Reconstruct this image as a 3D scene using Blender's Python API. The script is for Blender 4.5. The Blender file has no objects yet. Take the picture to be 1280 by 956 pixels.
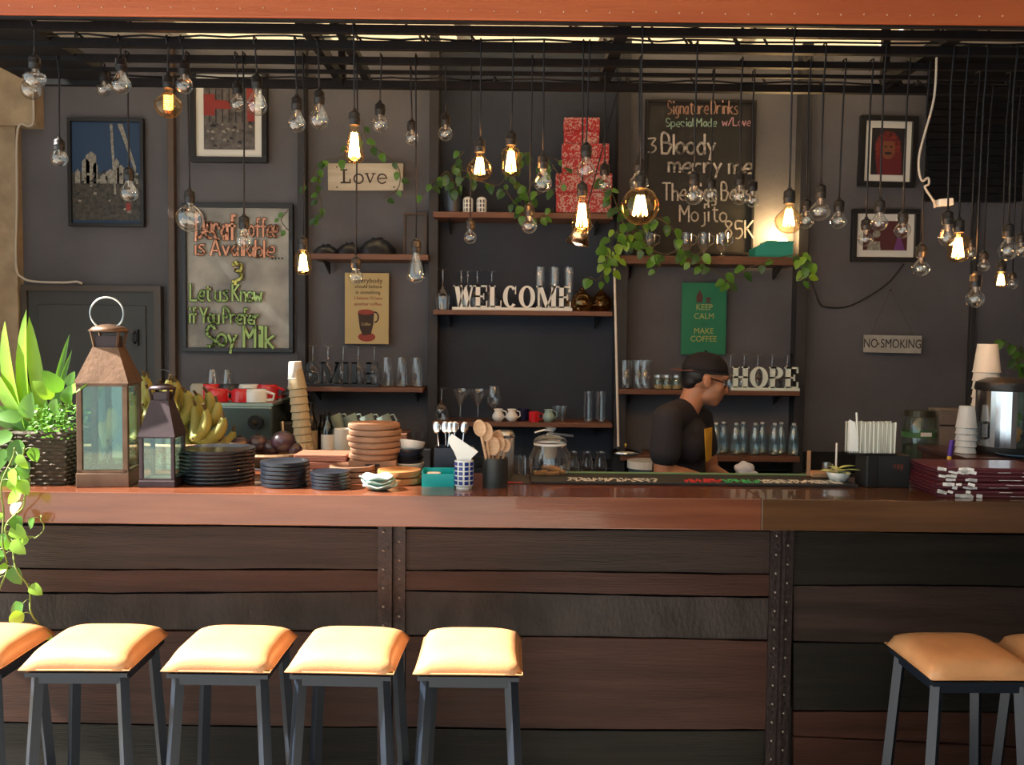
import bpy, bmesh, math, random
from mathutils import Vector, Matrix, Euler
random.seed(7)
C = bpy.context.scene.collection
PI = math.pi
# ------------------------------------------------------------------ camera
F = 1130.0; CW, CH = 1280.0, 956.0
CAM = Vector((0, 0, 1.62)); PITCH = math.atan(58 / F); ROLL = math.radians(0.60)
fwd = Vector((0, math.cos(PITCH), -math.sin(PITCH)))
r0 = Vector((1, 0, 0)); u0 = r0.cross(fwd)
RT = r0 * math.cos(ROLL) + u0 * math.sin(ROLL)
UP = -r0 * math.sin(ROLL) + u0 * math.cos(ROLL)
cd = bpy.data.cameras.new('camera'); cam = bpy.data.objects.new('camera', cd); C.objects.link(cam)
cam.matrix_world = Matrix(((RT.x, UP.x, -fwd.x, CAM.x), (RT.y, UP.y, -fwd.y, CAM.y), (RT.z, UP.z, -fwd.z, CAM.z), (0, 0, 0, 1)))
cd.sensor_width = 36; cd.lens = 36 * F / CW; cd.clip_start = .05; cd.clip_end = 200
bpy.context.scene.camera = cam
# ------------------------------------------------------------------ world, sun, exposure
sc = bpy.context.scene
sc.view_settings.view_transform = 'Standard'; sc.view_settings.look = 'None'
sc.view_settings.gamma = 1; sc.view_settings.exposure = 0.1
W = bpy.data.worlds.new('world'); sc.world = W; W.use_nodes = True
wn = W.node_tree; wn.nodes['Background'].inputs[0].default_value = (.76, .92, 1.0, 1)
wn.nodes['Background'].inputs[1].default_value = 1.55
sd = bpy.data.lights.new('sun', 'SUN'); sd.energy = 30; sd.angle = math.radians(1.5); sd.color = (1, .93, .82)
so = bpy.data.objects.new('sun', sd); C.objects.link(so)
so.rotation_euler = Vector((.70, .07, -.70)).to_track_quat('-Z', 'Y').to_euler(); so.location = (-5, 0, 6)
# a pixel of the 1280x956 photograph to a point at depth Y / at height z
def ray(px, py):
    return fwd + RT * ((px - 640) / F) - UP * ((py - 478) / F)
def P(px, py, Y):
    d = ray(px, py); return CAM + d * (Y / d.y)
def Z(px, py, z):
    d = ray(px, py); return CAM + d * ((z - CAM.z) / d.z)
def K(Y): return F / Y
# ------------------------------------------------------------------ materials
MT = {}
def mat(n, col=(.5, .5, .5), rough=.5, metal=0, var=0, scale=30, bump=0, bscale=80, emit=0, ecol=None, coat=0, stretch=None, col2=None, spec=.5, sss=0):
    if n in MT: return MT[n]
    m = bpy.data.materials.new(n); m.use_nodes = True; nt = m.node_tree; b = nt.nodes['Principled BSDF']
    b.inputs['Base Color'].default_value = (*col, 1); b.inputs['Roughness'].default_value = rough
    b.inputs['Metallic'].default_value = metal; b.inputs['Coat Weight'].default_value = coat
    b.inputs['Specular IOR Level'].default_value = spec
    if sss: b.inputs['Subsurface Weight'].default_value = sss; b.inputs['Subsurface Radius'].default_value = (.02, .008, .004)
    tc = nt.nodes.new('ShaderNodeTexCoord'); mp = nt.nodes.new('ShaderNodeMapping')
    nt.links.new(tc.outputs['Object'], mp.inputs[0])
    if stretch: mp.inputs['Scale'].default_value = stretch
    if var or col2:
        nz = nt.nodes.new('ShaderNodeTexNoise'); nz.inputs['Scale'].default_value = scale; nz.inputs['Detail'].default_value = 5
        nt.links.new(mp.outputs[0], nz.inputs['Vector'])
        rp = nt.nodes.new('ShaderNodeValToRGB'); rp.color_ramp.elements[0].position = .3; rp.color_ramp.elements[1].position = .7
        c2 = col2 or tuple(min(1, c * (1 + var)) for c in col); c1 = col if col2 else tuple(c * (1 - var) for c in col)
        rp.color_ramp.elements[0].color = (*c1, 1); rp.color_ramp.elements[1].color = (*c2, 1)
        nt.links.new(nz.outputs['Fac'], rp.inputs[0]); nt.links.new(rp.outputs[0], b.inputs['Base Color'])
    if bump:
        n2 = nt.nodes.new('ShaderNodeTexNoise'); n2.inputs['Scale'].default_value = bscale; n2.inputs['Detail'].default_value = 4
        nt.links.new(mp.outputs[0], n2.inputs['Vector'])
        bp = nt.nodes.new('ShaderNodeBump'); bp.inputs['Strength'].default_value = bump; bp.inputs['Distance'].default_value = .01
        nt.links.new(n2.outputs['Fac'], bp.inputs['Height']); nt.links.new(bp.outputs[0], b.inputs['Normal'])
    if emit:
        b.inputs['Emission Color'].default_value = (*(ecol or col), 1); b.inputs['Emission Strength'].default_value = emit
    MT[n] = m; return m
def thin_glass(n, tint=(1, 1, 1), base=.06, rough=.02, gcol=(1, 1, 1), k=1.0):
    if n in MT: return MT[n]
    m = bpy.data.materials.new(n); m.use_nodes = True; nt = m.node_tree; nt.nodes.clear()
    o = nt.nodes.new('ShaderNodeOutputMaterial'); t = nt.nodes.new('ShaderNodeBsdfTransparent'); g = nt.nodes.new('ShaderNodeBsdfGlossy')
    t.inputs[0].default_value = (*tint, 1); g.inputs[0].default_value = (*gcol, 1); g.inputs['Roughness'].default_value = rough
    lw_ = nt.nodes.new('ShaderNodeLayerWeight'); lw_.inputs['Blend'].default_value = .5; lw = nt.nodes.new('ShaderNodeMath'); lw.operation = 'POWER'; lw.inputs[1].default_value = 3.2; nt.links.new(lw_.outputs['Facing'], lw.inputs[0])
    a = nt.nodes.new('ShaderNodeMath'); a.operation = 'MULTIPLY_ADD'; a.inputs[1].default_value = k; a.inputs[2].default_value = base; a.use_clamp = True
    x = nt.nodes.new('ShaderNodeMixShader')
    nt.links.new(lw.outputs[0], a.inputs[0]); nt.links.new(a.outputs[0], x.inputs[0])
    nt.links.new(t.outputs[0], x.inputs[1]); nt.links.new(g.outputs[0], x.inputs[2]); nt.links.new(x.outputs[0], o.inputs[0])
    MT[n] = m; return m
def wood(n, c1, c2, rough=.4, scale=2.0, stretch=(1, 6, 14), coat=0, bump=.15, spec=.5):
    if n in MT: return MT[n]
    m = mat(n, c1, rough, coat=coat, col2=c2, scale=scale, stretch=stretch, bump=bump, bscale=scale * 6, spec=spec); return m
wall_m = mat('wall_paint', (.112, .110, .124), .75, var=.16, scale=3, bump=.15, bscale=60)
alcove_m = mat('alcove_paint', (.022, .032, .052), .7, var=.15, scale=4, bump=.1, bscale=60)
post_m = mat('post_paint', (.028, .028, .032), .6, var=.2, scale=8)
plaster = mat('plaster', (.42, .33, .22), .9, var=.2, scale=9, bump=.5, bscale=30)
ceil_m = mat('ceiling_paint', (.74, .68, .56), .9, var=.05, scale=2)
orange = wood('orange_beam', (.31, .062, .018), (.38, .090, .026), .45, 3, (.5, 6, 6))
steel_dk = mat('dark_steel', (.012, .012, .014), .5, .6, var=.2, scale=20)
black = mat('black_plastic', (.012, .012, .013), .4)
cordm = mat('cord', (.006, .008, .013), .45, spec=.35)
shelf_w = wood('shelf_wood', (.13, .050, .026), (.20, .085, .045), .5, 3)
top_w = wood('worktop_wood', (.115, .034, .017), (.175, .058, .028), .20, 2.2, (1, 9, 14), coat=.5, bump=.05)
top_w2 = wood('worktop_wood_brown', (.060, .027, .011), (.10, .045, .018), .22, 2.2, (1, 9, 14), coat=.5, bump=.05)
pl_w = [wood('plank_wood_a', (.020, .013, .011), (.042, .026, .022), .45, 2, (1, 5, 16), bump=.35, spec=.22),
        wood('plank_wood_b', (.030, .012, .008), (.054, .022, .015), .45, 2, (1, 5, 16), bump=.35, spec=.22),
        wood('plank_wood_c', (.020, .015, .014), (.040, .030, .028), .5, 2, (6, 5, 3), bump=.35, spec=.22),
        wood('plank_wood_dimmed', (.006, .006, .005), (.014, .011, .008), .5, 2, (1, 5, 16), bump=.35, spec=.22)]  # near-black wood, dimmed in colour to imitate light falling off to the right
leather = mat('tan_leather', (.58, .285, .125), .42, var=.08, scale=14, bump=.08, bscale=200)
leg_m = mat('blue_black_steel', (.008, .014, .026), .4, .3)
glass = thin_glass('clear_glass', (.96, .97, .97), .13)
bulbglass = thin_glass('bulb_glass', (.93, .94, .93), .12, gcol=(1, 1, 1))
amber = thin_glass('amber_bulb_glass', (1, .88, .70), .04, gcol=(1, .8, .55))
tglass = thin_glass('green_tint_glass', (.88, .96, .92), .10, gcol=(.85, 1, .95))
bottleg = thin_glass('bottle_glass', (.85, .94, .97), .28, .22, gcol=(.9, 1, 1))
brown_gl = thin_glass('brown_glass', (.75, .5, .25), .10, gcol=(1, .75, .4))
fil_m = mat('filament_lit', (1, .6, .2), emit=60, ecol=(1, .50, .17))
fil2_m = mat('filament_spiral_lit', (1, .4, .1), emit=12, ecol=(1, .28, .04))
fil_off = mat('filament_off', (.45, .40, .35), .4, .8)
white = mat('white_ceramic', (.80, .82, .80), .25, coat=.3)
whitep = mat('white_paint', (.82, .82, .76), .5)
blackgl = mat('black_glaze', (.008, .011, .018), .32, coat=.2)
chrome = mat('chrome', (.75, .75, .76), .14, 1)
brushed = mat('brushed_steel', (.55, .58, .58), .3, 1, var=.1, scale=20)
paper = mat('paper', (.86, .86, .84), .8)
woodb = wood('pale_wood', (.25, .125, .070), (.34, .18, .105), .6, 5)
woodr = wood('red_wood', (.22, .070, .042), (.30, .105, .062), .5, 4)
woodd = wood('dish_wood', (.17, .085, .050), (.25, .13, .080), .5, 6)
# ------------------------------------------------------------------ mesh helpers
class B:
    def __init__(s): s.bm = bmesh.new()
    def quad(s, pts, th=None):
        vs = [s.bm.verts.new(p) for p in pts]; return s.bm.faces.new(vs)
    def box(s, c, d, rot=None, bev=0):
        ret = bmesh.ops.create_cube(s.bm, size=1); vs = ret['verts']
        M = Matrix.Translation(Vector(c)) @ (rot.to_matrix().to_4x4() if rot else Matrix()) @ Matrix.Diagonal((*d, 1))
        bmesh.ops.transform(s.bm, matrix=M, verts=vs)
        if bev:
            es = list({e for v in vs for e in v.link_edges})
            bmesh.ops.bevel(s.bm, geom=es, offset=bev, segments=2, affect='EDGES', profile=.5)
        return s
    def lathe(s, prof, seg=20, c=(0, 0, 0), rot=None, sx=1, sy=1):
        M = Matrix.Translation(Vector(c)) @ (rot.to_matrix().to_4x4() if rot else Matrix())
        rings = []
        for r, z in prof:
            if r < 1e-5: rings.append([s.bm.verts.new(M @ Vector((0, 0, z)))])
            else: rings.append([s.bm.verts.new(M @ Vector((sx * r * math.cos(2 * PI * i / seg), sy * r * math.sin(2 * PI * i / seg), z))) for i in range(seg)])
        for a, b in zip(rings, rings[1:]):
            if len(a) == 1 and len(b) == 1: continue
            for i in range(seg):
                j = (i + 1) % seg
                if len(a) == 1: s.bm.faces.new((a[0], b[j], b[i]))
                elif len(b) == 1: s.bm.faces.new((a[i], a[j], b[0]))
                else: s.bm.faces.new((a[i], a[j], b[j], b[i]))
        return s
    def cyl(s, c, r, h, seg=16, r2=None, rot=None):
        r2 = r if r2 is None else r2
        return s.lathe([(0, 0), (r, 0), (r2, h), (0, h)], seg, c, rot)
    def ball(s, c, r, seg=16, sq=(1, 1, 1), rot=None):
        ret = bmesh.ops.create_uvsphere(s.bm, u_segments=seg, v_segments=max(6, seg * 2 // 3), radius=1)
        R = r if isinstance(r, (tuple, list)) else (r * sq[0], r * sq[1], r * sq[2])
        bmesh.ops.transform(s.bm, matrix=Matrix.Translation(Vector(c)) @ (rot.to_matrix().to_4x4() if rot else Matrix()) @ Matrix.Diagonal((*R, 1)), verts=ret['verts'])
        return s
    def tube(s, pts, r, seg=8, closed=False, cap=True):
        pts = [Vector(p) for p in pts]; n = len(pts); rr = r if isinstance(r, (list, tuple)) else [r] * n
        rings = []; prev = None
        for i in range(n):
            if closed: t = pts[(i + 1) % n] - pts[i - 1]
            else: t = pts[min(i + 1, n - 1)] - pts[max(i - 1, 0)]
            if t.length < 1e-9: t = Vector((0, 0, 1))
            t.normalize()
            if prev is None:
                a = Vector((0, 0, 1)) if abs(t.z) < .9 else Vector((1, 0, 0)); nn = t.cross(a).normalized()
            else:
                nn = prev - t * prev.dot(t)
                nn = nn.normalized() if nn.length > 1e-6 else t.orthogonal().normalized()
            prev = nn; bb = t.cross(nn)
            rings.append([s.bm.verts.new(pts[i] + (nn * math.cos(2 * PI * k / seg) + bb * math.sin(2 * PI * k / seg)) * rr[i]) for k in range(seg)])
        for a, b in (list(zip(rings, rings[1:])) + ([(rings[-1], rings[0])] if closed else [])):
            for k in range(seg): s.bm.faces.new((a[k], a[(k + 1) % seg], b[(k + 1) % seg], b[k]))
        if cap and not closed:
            s.bm.faces.new(rings[0][::-1]); s.bm.faces.new(rings[-1])
        return s
    def prism(s, pts, off):
        """pts: 3D polygon, off: extrusion vector"""
        off = Vector(off); a = [s.bm.verts.new(p) for p in pts]; b = [s.bm.verts.new(Vector(p) + off) for p in pts]
        n = len(a); s.bm.faces.new(a[::-1]); s.bm.faces.new(b)
        for i in range(n): s.bm.faces.new((a[i], a[(i + 1) % n], b[(i + 1) % n], b[i]))
        return s
    def frustum(s, c, w0, d0, w1, d1, h):
        x, y, z = c
        a = [s.bm.verts.new((x + sx * w0 / 2, y + sy * d0 / 2, z)) for sx, sy in ((-1, -1), (1, -1), (1, 1), (-1, 1))]
        b = [s.bm.verts.new((x + sx * w1 / 2, y + sy * d1 / 2, z + h)) for sx, sy in ((-1, -1), (1, -1), (1, 1), (-1, 1))]
        s.bm.faces.new(a[::-1]); s.bm.faces.new(b)
        for i in range(4): s.bm.faces.new((a[i], a[(i + 1) % 4], b[(i + 1) % 4], b[i]))
        return s
    def beam(s, a, b, w, h=None):
        """square bar from a to b"""
        a = Vector(a); b = Vector(b); d = b - a; L = d.length
        return s.box((a + b) / 2, (w, h or w, L), d.to_track_quat('Z', 'Y').to_euler())
    def out(s, name, m, parent=None, smooth=False, angle=None, fix=True):
        if fix: bmesh.ops.recalc_face_normals(s.bm, faces=s.bm.faces)
        me = bpy.data.meshes.new(name); s.bm.to_mesh(me); s.bm.free(); me.materials.append(m)
        if smooth: me.polygons.foreach_set('use_smooth', [True] * len(me.polygons))
        o = bpy.data.objects.new(name, me); C.objects.link(o)
        if smooth and angle: me.set_sharp_from_angle(angle=math.radians(angle))
        if parent: o.parent = parent
        return o
def tag(o, label=None, cat=None, group=None, kind=None):
    if label: o['label'] = label
    if cat: o['category'] = cat
    if group: o['group'] = group
    if kind: o['kind'] = kind
    return o
def thing(name, label, cat, loc=(0, 0, 0), rz=0, group=None, rot=None):
    o = bpy.data.objects.new(name, None); C.objects.link(o); o.location = loc; o.rotation_euler = rot or (0, 0, rz)
    o.empty_display_size = .05
    return tag(o, label, cat, group)
def kids(o): return KID.get(o.name, [c for c in bpy.data.objects if c.parent == o])
KID = {}
def copy_tree(o, loc=None, label=None, group=None, rz=None, scale=None):
    def rec(x, par):
        c = x.copy(); C.objects.link(c)
        if par: c.parent = par
        for ch in [q for q in C.objects if q.parent == x]: rec(ch, c)
        return c
    c = rec(o, None)
    if loc is not None: c.location = loc
    if rz is not None: c.rotation_euler = (0, 0, rz)
    if scale: c.scale = scale
    if label: c['label'] = label
    if group: c['group'] = group
    return c
ORD = ['first', 'second', 'third', 'fourth', 'fifth', 'sixth', 'seventh', 'eighth', 'ninth', 'tenth', 'eleventh', 'twelfth', 'thirteenth', 'fourteenth']
def place(proto, used, loc, label, group=None, rz=0, scale=None):
    if proto.name not in used:
        used.add(proto.name); proto.location = loc; proto.rotation_euler = (0, 0, rz); tag(proto, label, None, group)
        if scale: proto.scale = scale
        return proto
    return copy_tree(proto, loc, label, group, rz, scale)
USED = set()
def text_mesh(txt, size, name, m, parent, M, ext=.0005, off=0, align='CENTER', sx=1):
    cu = bpy.data.curves.new(name, 'FONT'); cu.body = txt; cu.size = size; cu.extrude = ext; cu.offset = 0
    cu.align_x = align; cu.align_y = 'CENTER'; cu.resolution_u = 4
    o = bpy.data.objects.new(name + '_tmp', cu); C.objects.link(o)
    dg = bpy.context.evaluated_depsgraph_get(); me = bpy.data.meshes.new_from_object(o.evaluated_get(dg)); me.name = name
    bpy.data.objects.remove(o); me.materials.clear(); me.materials.append(m)
    me.transform(M @ Matrix.Diagonal((sx, 1, 1, 1)))
    o = bpy.data.objects.new(name, me); C.objects.link(o)
    if parent: o.parent = parent
    return o
FACE = Matrix(((1, 0, 0, 0), (0, 0, -1, 0), (0, 1, 0, 0), (0, 0, 0, 1)))      # text standing upright, facing the bar front
# handwriting strokes: x,y digit pairs, baseline 2, x-height 6, capital 9
GL = {'S': '58 39 18 16 35 54 53 32 12', 'i': '16 12|18 19', 'g': '46 26 14 22 42 46|46 41 30 10', 'n': '06 02|05 26 45 42', 'a': '46 26 04 13 22 44|46 42',
'u': '06 03 22 42|46 42', 't': '28 23 32 42|17 47', 'r': '06 02|04 26 46', 'e': '04 44 46 26 04 03 22 42', 'D': '09 02|09 39 57 54 32 02', 'k': '09 02|46 04|14 42',
's': '46 26 15 34 43 32 02', 'p': '06 00|06 36 45 43 22 03', 'c': '45 36 16 04 13 22 42', 'l': '09 02', 'M': '02 09 35 69 62', 'd': '49 42|45 26 04 12 32 43',
'w': '06 12 35 52 66', '/': '02 59', 'L': '09 02 52', 'o': '26 05 03 22 43 45 26', 'v': '06 22 46', '3': '09 49 26 45 43 22 02', 'B': '02 09 39 47 36 06|36 55 43 32 02',
'y': '06 23|46 23 10', 'm': '06 02|05 16 35 32|35 56 65 62', 'T': '09 69|39 32', 'h': '09 02|05 26 45 42', 'j': '36 31 10|38 39', '8': '36 18 39 58 36 14 32 54 36',
'5': '59 19 16 46 54 32 12', 'K': '09 02|59 05|16 52', 'f': '49 29 27 22|06 46', 'A': '02 39 62|14 54', 'b': '09 02|05 26 45 43 22 02', '&': '18 48 46 26|26 45 43 12|29 28|21 22',
'Y': '09 35 69|35 32', 'P': '02 09 39 57 35 05', 'z': '06 46 02 42', 'C': '58 39 17 14 32 53', 'I': '19 12', '.': '02 12', 'x': '06 42|46 02', 'q': '46 26 14 22 42|46 40'}
SHARP = set('MwLvTzKAYkxItfIl/')
def crom(p, n=4):
    if len(p) < 3: return p
    q = [p[0]] + p + [p[-1]]; o = []
    for i in range(1, len(q) - 2):
        a, b, c, d = q[i - 1:i + 3]
        for k in range(n):
            t = k / n
            o.append(tuple(.5 * (2 * b[j] + (c[j] - a[j]) * t + (2 * a[j] - 5 * b[j] + 4 * c[j] - d[j]) * t * t + (-a[j] + 3 * b[j] - 3 * c[j] + d[j]) * t ** 3) for j in range(2)))
    o.append(p[-1]); return o
def stroke_text(bm, txt, x0, y0, h, w, Y, sp=1.0, slope=0, jit=.25, dx=0, dy=0, th=.0015, rnd=None, wx=1.0):
    """chalk letters at depth Y; x0,y0 left baseline in photo pixels, h cap height px, w pen width px"""
    rnd = rnd or random.Random(len(txt) * 7 + int(x0)); u = h / 7.0; x = x0
    for ch in txt:
        if ch == ' ': x += 2.6 * u * wx; continue
        g = GL[ch]; mx = 0
        jx, jy = rnd.uniform(-jit, jit), rnd.uniform(-jit, jit)
        for st in g.split('|'):
            p = [(int(a[0]), int(a[1])) for a in st.split()]; mx = max(mx, max(q[0] for q in p))
            if ch not in SHARP: p = crom([tuple(map(float, q)) for q in p])
            pts = []
            for a, b in p:
                sx = x + (a + jx) * u * wx; sy = y0 - (b - 2 + jy) * u + slope * (sx - x0)
                pts.append((sx + dx, sy + dy))
            for (ax, ay), (bx, by) in zip(pts, pts[1:]):
                L = math.hypot(bx - ax, by - ay)
                if L < 1e-6: continue
                ex, ey = (bx - ax) / L, (by - ay) / L; hw = w / 2; e = hw * .55
                poly = [(ax - ex * e - ey * hw, ay - ey * e + ex * hw), (ax - ex * e + ey * hw, ay - ey * e - ex * hw), (bx + ex * e + ey * hw, by + ey * e - ex * hw), (bx + ex * e - ey * hw, by + ey * e + ex * hw)]
                bm.quad([P(a_, b_, Y) for a_, b_ in poly])
        x += (mx + 1.7 * sp) * u * wx
    return x
# slab-serif capitals cut from board: unit cell height 1
def serif_letter(b, ch, x, w, z0, h, Y, dep, t=.2):
    """thick strokes and serifs as solid prisms; x left, w width, z0 base"""
    def poly(pts): b.prism([(x + w * a, Y, z0 + h * c) for a, c in pts], (0, dep, 0))
    th = t * h / w; tn = .38 * th; sf = .07
    def vert(a, l=th, ser=True):
        poly([(a, 0), (a + l, 0), (a + l, 1), (a, 1)])
        if ser:
            for zz in (0, 1 - sf): poly([(a - .07, zz), (a + l + .07, zz), (a + l + .07, zz + sf), (a - .07, zz + sf)])
    def bar(a, c, z, hh=.09): poly([(a, z), (c, z), (c, z + hh), (a, z + hh)])
    def diag(a, c, l): poly([(a, 1), (c, 0), (c + l, 0), (a + l, 1)])
    def ring(cx, cz, rx, rz, a0=0, a1=360, n=22, ti=None, tz=.08):
        ti = ti or th
        for i in range(n):
            A = math.radians(a0 + (a1 - a0) * i / n); Bq = math.radians(a0 + (a1 - a0) * (i + 1) / n)
            o = [(cx + rx * math.cos(q), cz + rz * math.sin(q)) for q in (A, Bq)]
            n_ = [(cx + (rx - ti) * math.cos(q), cz + (rz - tz) * math.sin(q)) for q in (Bq, A)]
            poly(o + n_)
    if ch == 'W':
        diag(.05, .25, th); diag(.42, .65, th); poly([(.25, 0), (.25 + tn, 0), (.50 + tn, 1), (.50, 1)]); poly([(.68, 0), (.68 + tn, 0), (.92 + tn, 1), (.92, 1)])
        bar(0, .28, 1 - sf, sf); bar(.36, .68, 1 - sf, sf); bar(.82, 1.04, 1 - sf, sf)
    elif ch == 'E':
        vert(.1); bar(.1, .92, .92, .08); bar(.1, .92, 0, .08); bar(.1, .7, .46, .08); poly([(.86, .72), (.94, .72), (.94, 1), (.86, 1)]); poly([(.88, 0), (.96, 0), (.96, .3), (.88, .3)]); poly([(.66, .36), (.73, .36), (.73, .64), (.66, .64)])
    elif ch == 'L':
        vert(.1); bar(.1, .95, 0, .08); poly([(.88, 0), (.96, 0), (.96, .32), (.88, .32)])
    elif ch == 'C':
        ring(.5, .5, .5, .5, 45, 315); poly([(.80, .62), (.88, .62), (.88, 1), (.80, .9)])
    elif ch == 'O': ring(.5, .5, .5, .5, 0, 360, 28)
    elif ch == 'M':
        poly([(.08, 0), (.08 + tn, 0), (.08 + tn, 1), (.08, 1)]); vert(.95 - th, ser=False); diag(.08, .46, th * .95); poly([(.46, 0), (.46 + tn, 0), (.95, 1), (.95 - tn, 1)])
        bar(0, .25, 0, sf); bar(.68, 1.04, 0, sf); bar(0, .3, 1 - sf, sf); bar(.74, 1.04, 1 - sf, sf)
    elif ch == 'H': vert(.08); vert(.92 - th); bar(.1, .9, .46, .09)
    elif ch == 'P': vert(.1); ring(.5, .73, .46, .27, -90, 90, 14); bar(.1, .5, .92, .08); bar(.1, .5, .46, .08)
    elif ch == 'I': vert(.5 - th / 2)
    elif ch == 'S': ring(.5, .74, .42, .26, 20, 270, 16, th * .8); ring(.5, .26, .42, .26, -160, 90, 16, th * .8)
# ------------------------------------------------------------------ large structure
YW = 4.75; ZC = 3.12; ZT = 1.12
def struct(n, b, m, par=None, **k):
    o = b.out(n, m, par, **k)
    if not par: o['kind'] = 'structure'
    return o
floor_m = mat('floor_concrete', (.30, .28, .25), .6, var=.15, scale=2)
struct('floor', B().box((0, 0, -.05), (16, 14, .1)), floor_m)
cl_ = struct('ceiling', B().box((.9, .6, ZC + .05), (6.4, 7.2, .1)), ceil_m)
cm = bpy.data.materials.new('translucent_roofing'); cm.use_nodes = True; nt = cm.node_tree; nt.nodes.clear()
o_ = nt.nodes.new('ShaderNodeOutputMaterial'); t_ = nt.nodes.new('ShaderNodeBsdfTranslucent'); d_ = nt.nodes.new('ShaderNodeBsdfDiffuse'); x_ = nt.nodes.new('ShaderNodeMixShader'); x_.inputs[0].default_value = .35
t_.inputs[0].default_value = (.62, .54, .41, 1); d_.inputs[0].default_value = (.7, .62, .5, 1)
nt.links.new(t_.outputs[0], x_.inputs[1]); nt.links.new(d_.outputs[0], x_.inputs[2]); nt.links.new(x_.outputs[0], o_.inputs[0])
for i in range(5):
    xa_ = -1.72 + i * .72
    B().box((xa_ + .36, 4.51, ZC + .012), (.70, .56, .004)).out('roof_light', cm, cl_)
    B().box((xa_, 4.50, ZC + .03), (.035, .58, .05)).out('roof_batten', ceil_m, cl_)
B().box((-2.2, 4.5, ZC + .05), (.9, .6, .1)).out('roof_board', ceil_m, cl_); B().box((2.9, 4.5, ZC + .05), (2.04, .6, .1)).out('roof_board', ceil_m, cl_)
struct('wall_back', B().box((.2, YW + .1, 1.56), (6.2, .2, 3.12)), wall_m)
struct('wall_left', B().box((-2.75, 3.97, 1.56), (.16, 1.56, 3.12)), plaster)
struct('wall_right', B().box((2.75, 1.0, 1.56), (.16, 7.6, 3.12)), wall_m)  # side wall, lengthened past the camera to cut light from the right
struct('wall_light_block', B().box((1.45, -2.9, 1.56), (2.8, .16, 3.12)), wall_m)  # added unseen wall behind the camera, blocks front light on the right
# plaster pier at the left edge with a wider head
b = B(); xa = P(21, 300, 4.69).x
o = P(22, 158, 4.69); b.box(((xa - 2.72) / 2, 4.72, o.z / 2), (xa + 2.72, .06, o.z)); xb = P(44, 100, 4.67).x
b.box(((xb - 2.72) / 2, 4.71, (o.z + ZC) / 2), (xb + 2.72, .08, ZC - o.z))
struct('trim_1', b, plaster)
# darker painted niche between the two middle posts
a0, a1 = P(545, 300, 4.745).x, P(772, 300, 4.745).x
struct('wall_alcove', B().box(((a0 + a1) / 2, 4.742, 2.03), (a1 - a0, .016, 2.1)), alcove_m)
def vpost(n, px0, px1, Yf, z0=0, z1=ZC, m=post_m):
    x0, x1 = P(px0, 420, Yf).x, P(px1, 420, Yf).x
    return struct(n, B().box(((x0 + x1) / 2, (Yf + YW) / 2, (z0 + z1) / 2), (x1 - x0, YW - Yf, z1 - z0), bev=.003), m)
vpost('trim_2', 372, 382, 4.68); vpost('trim_3', 535, 547, 4.60); vpost('trim_4', 769, 784, 4.62); vpost('trim_5', 995, 1008, 4.66)
vpost('trim_6', 211, 219, 4.71, m=mat('trim_wood', (.10, .065, .045), .5)); vpost('trim_7', 1213, 1219, 4.72)
# door in the lower left of the back wall
d0, d1 = P(28, 356, 4.72), P(202, 356, 4.72)
dr = B().box(((d0.x + d1.x) / 2, 4.735, d0.z / 2), (d1.x - d0.x, .03, d0.z), bev=.003); dr = struct('door_1', dr, mat('door_paint', (.058, .062, .064), .6, var=.1, scale=3))
for (xa_, xb_, za_, zb_) in ((d0.x, d1.x, d0.z - .03, d0.z), (d1.x - .035, d1.x, 0, d0.z - .03), (d0.x, d0.x + .03, 0, d0.z - .03)):
    B().box(((xa_ + xb_) / 2, 4.712, (za_ + zb_) / 2), (xb_ - xa_, .018, zb_ - za_)).out('door_frame', mat('door_frame', (.075, .06, .05), .5), dr)
B().box(((d0.x + d1.x) / 2, 4.716, (d0.z - .08) / 2), (d1.x - d0.x - .16, .012, d0.z - .12), bev=.004).out('door_panel', MT['door_paint'], dr)
h = P(170, 422, 4.70); b = B().box((h.x, 4.70, h.z), (.025, .02, .085)); b.tube([(h.x, 4.69, h.z + .03), (h.x, 4.665, h.z + .02), (h.x, 4.665, h.z - .02), (h.x, 4.69, h.z - .03)], .005)
b.out('handle', black, dr)
# orange beam above the bar front
zb = P(640, 25, 2.92).z
bm_ = struct('trim_8', B().box((0.0, 2.935, (zb + ZC) / 2), (5.3, .030, ZC - zb), bev=.004), orange)
for i in range(52):
    x = -1.75 + i * .069 * 1.06
    B().ball((x, 2.919, zb + .028 + random.uniform(-.003, .003)), .0028, 6).out('screw', mat('screw_brass', (.6, .4, .3), .35, .8), bm_)
struct('trim_9', B().box((0, 2.937, zb - .004), (5.1, .020, .007)), steel_dk)
# dark panel, upper right of the back wall
q0, q1 = P(1168, 92, 4.60), P(1300, 250, 4.60)
hp = thing('roller_blind', 'wide black slatted blind hanging high on the right of the back wall', 'blind', ((q0.x + 2.6) / 2, 4.66, q1.z))
bw = 2.6 - q0.x; n = 20; hh = (ZC - .02 - q1.z) / n
for i in range(n):
    B().box((0, random.uniform(-.004, .004), hh * (i + .5)), (bw, .03, hh * .9), Euler((.12, 0, 0))).out('slat', steel_dk, hp)
B().box((0, 0.03, (ZC - .02 - q1.z) / 2), (bw - .04, .02, ZC - .02 - q1.z)).out('backing', black, hp)
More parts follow.
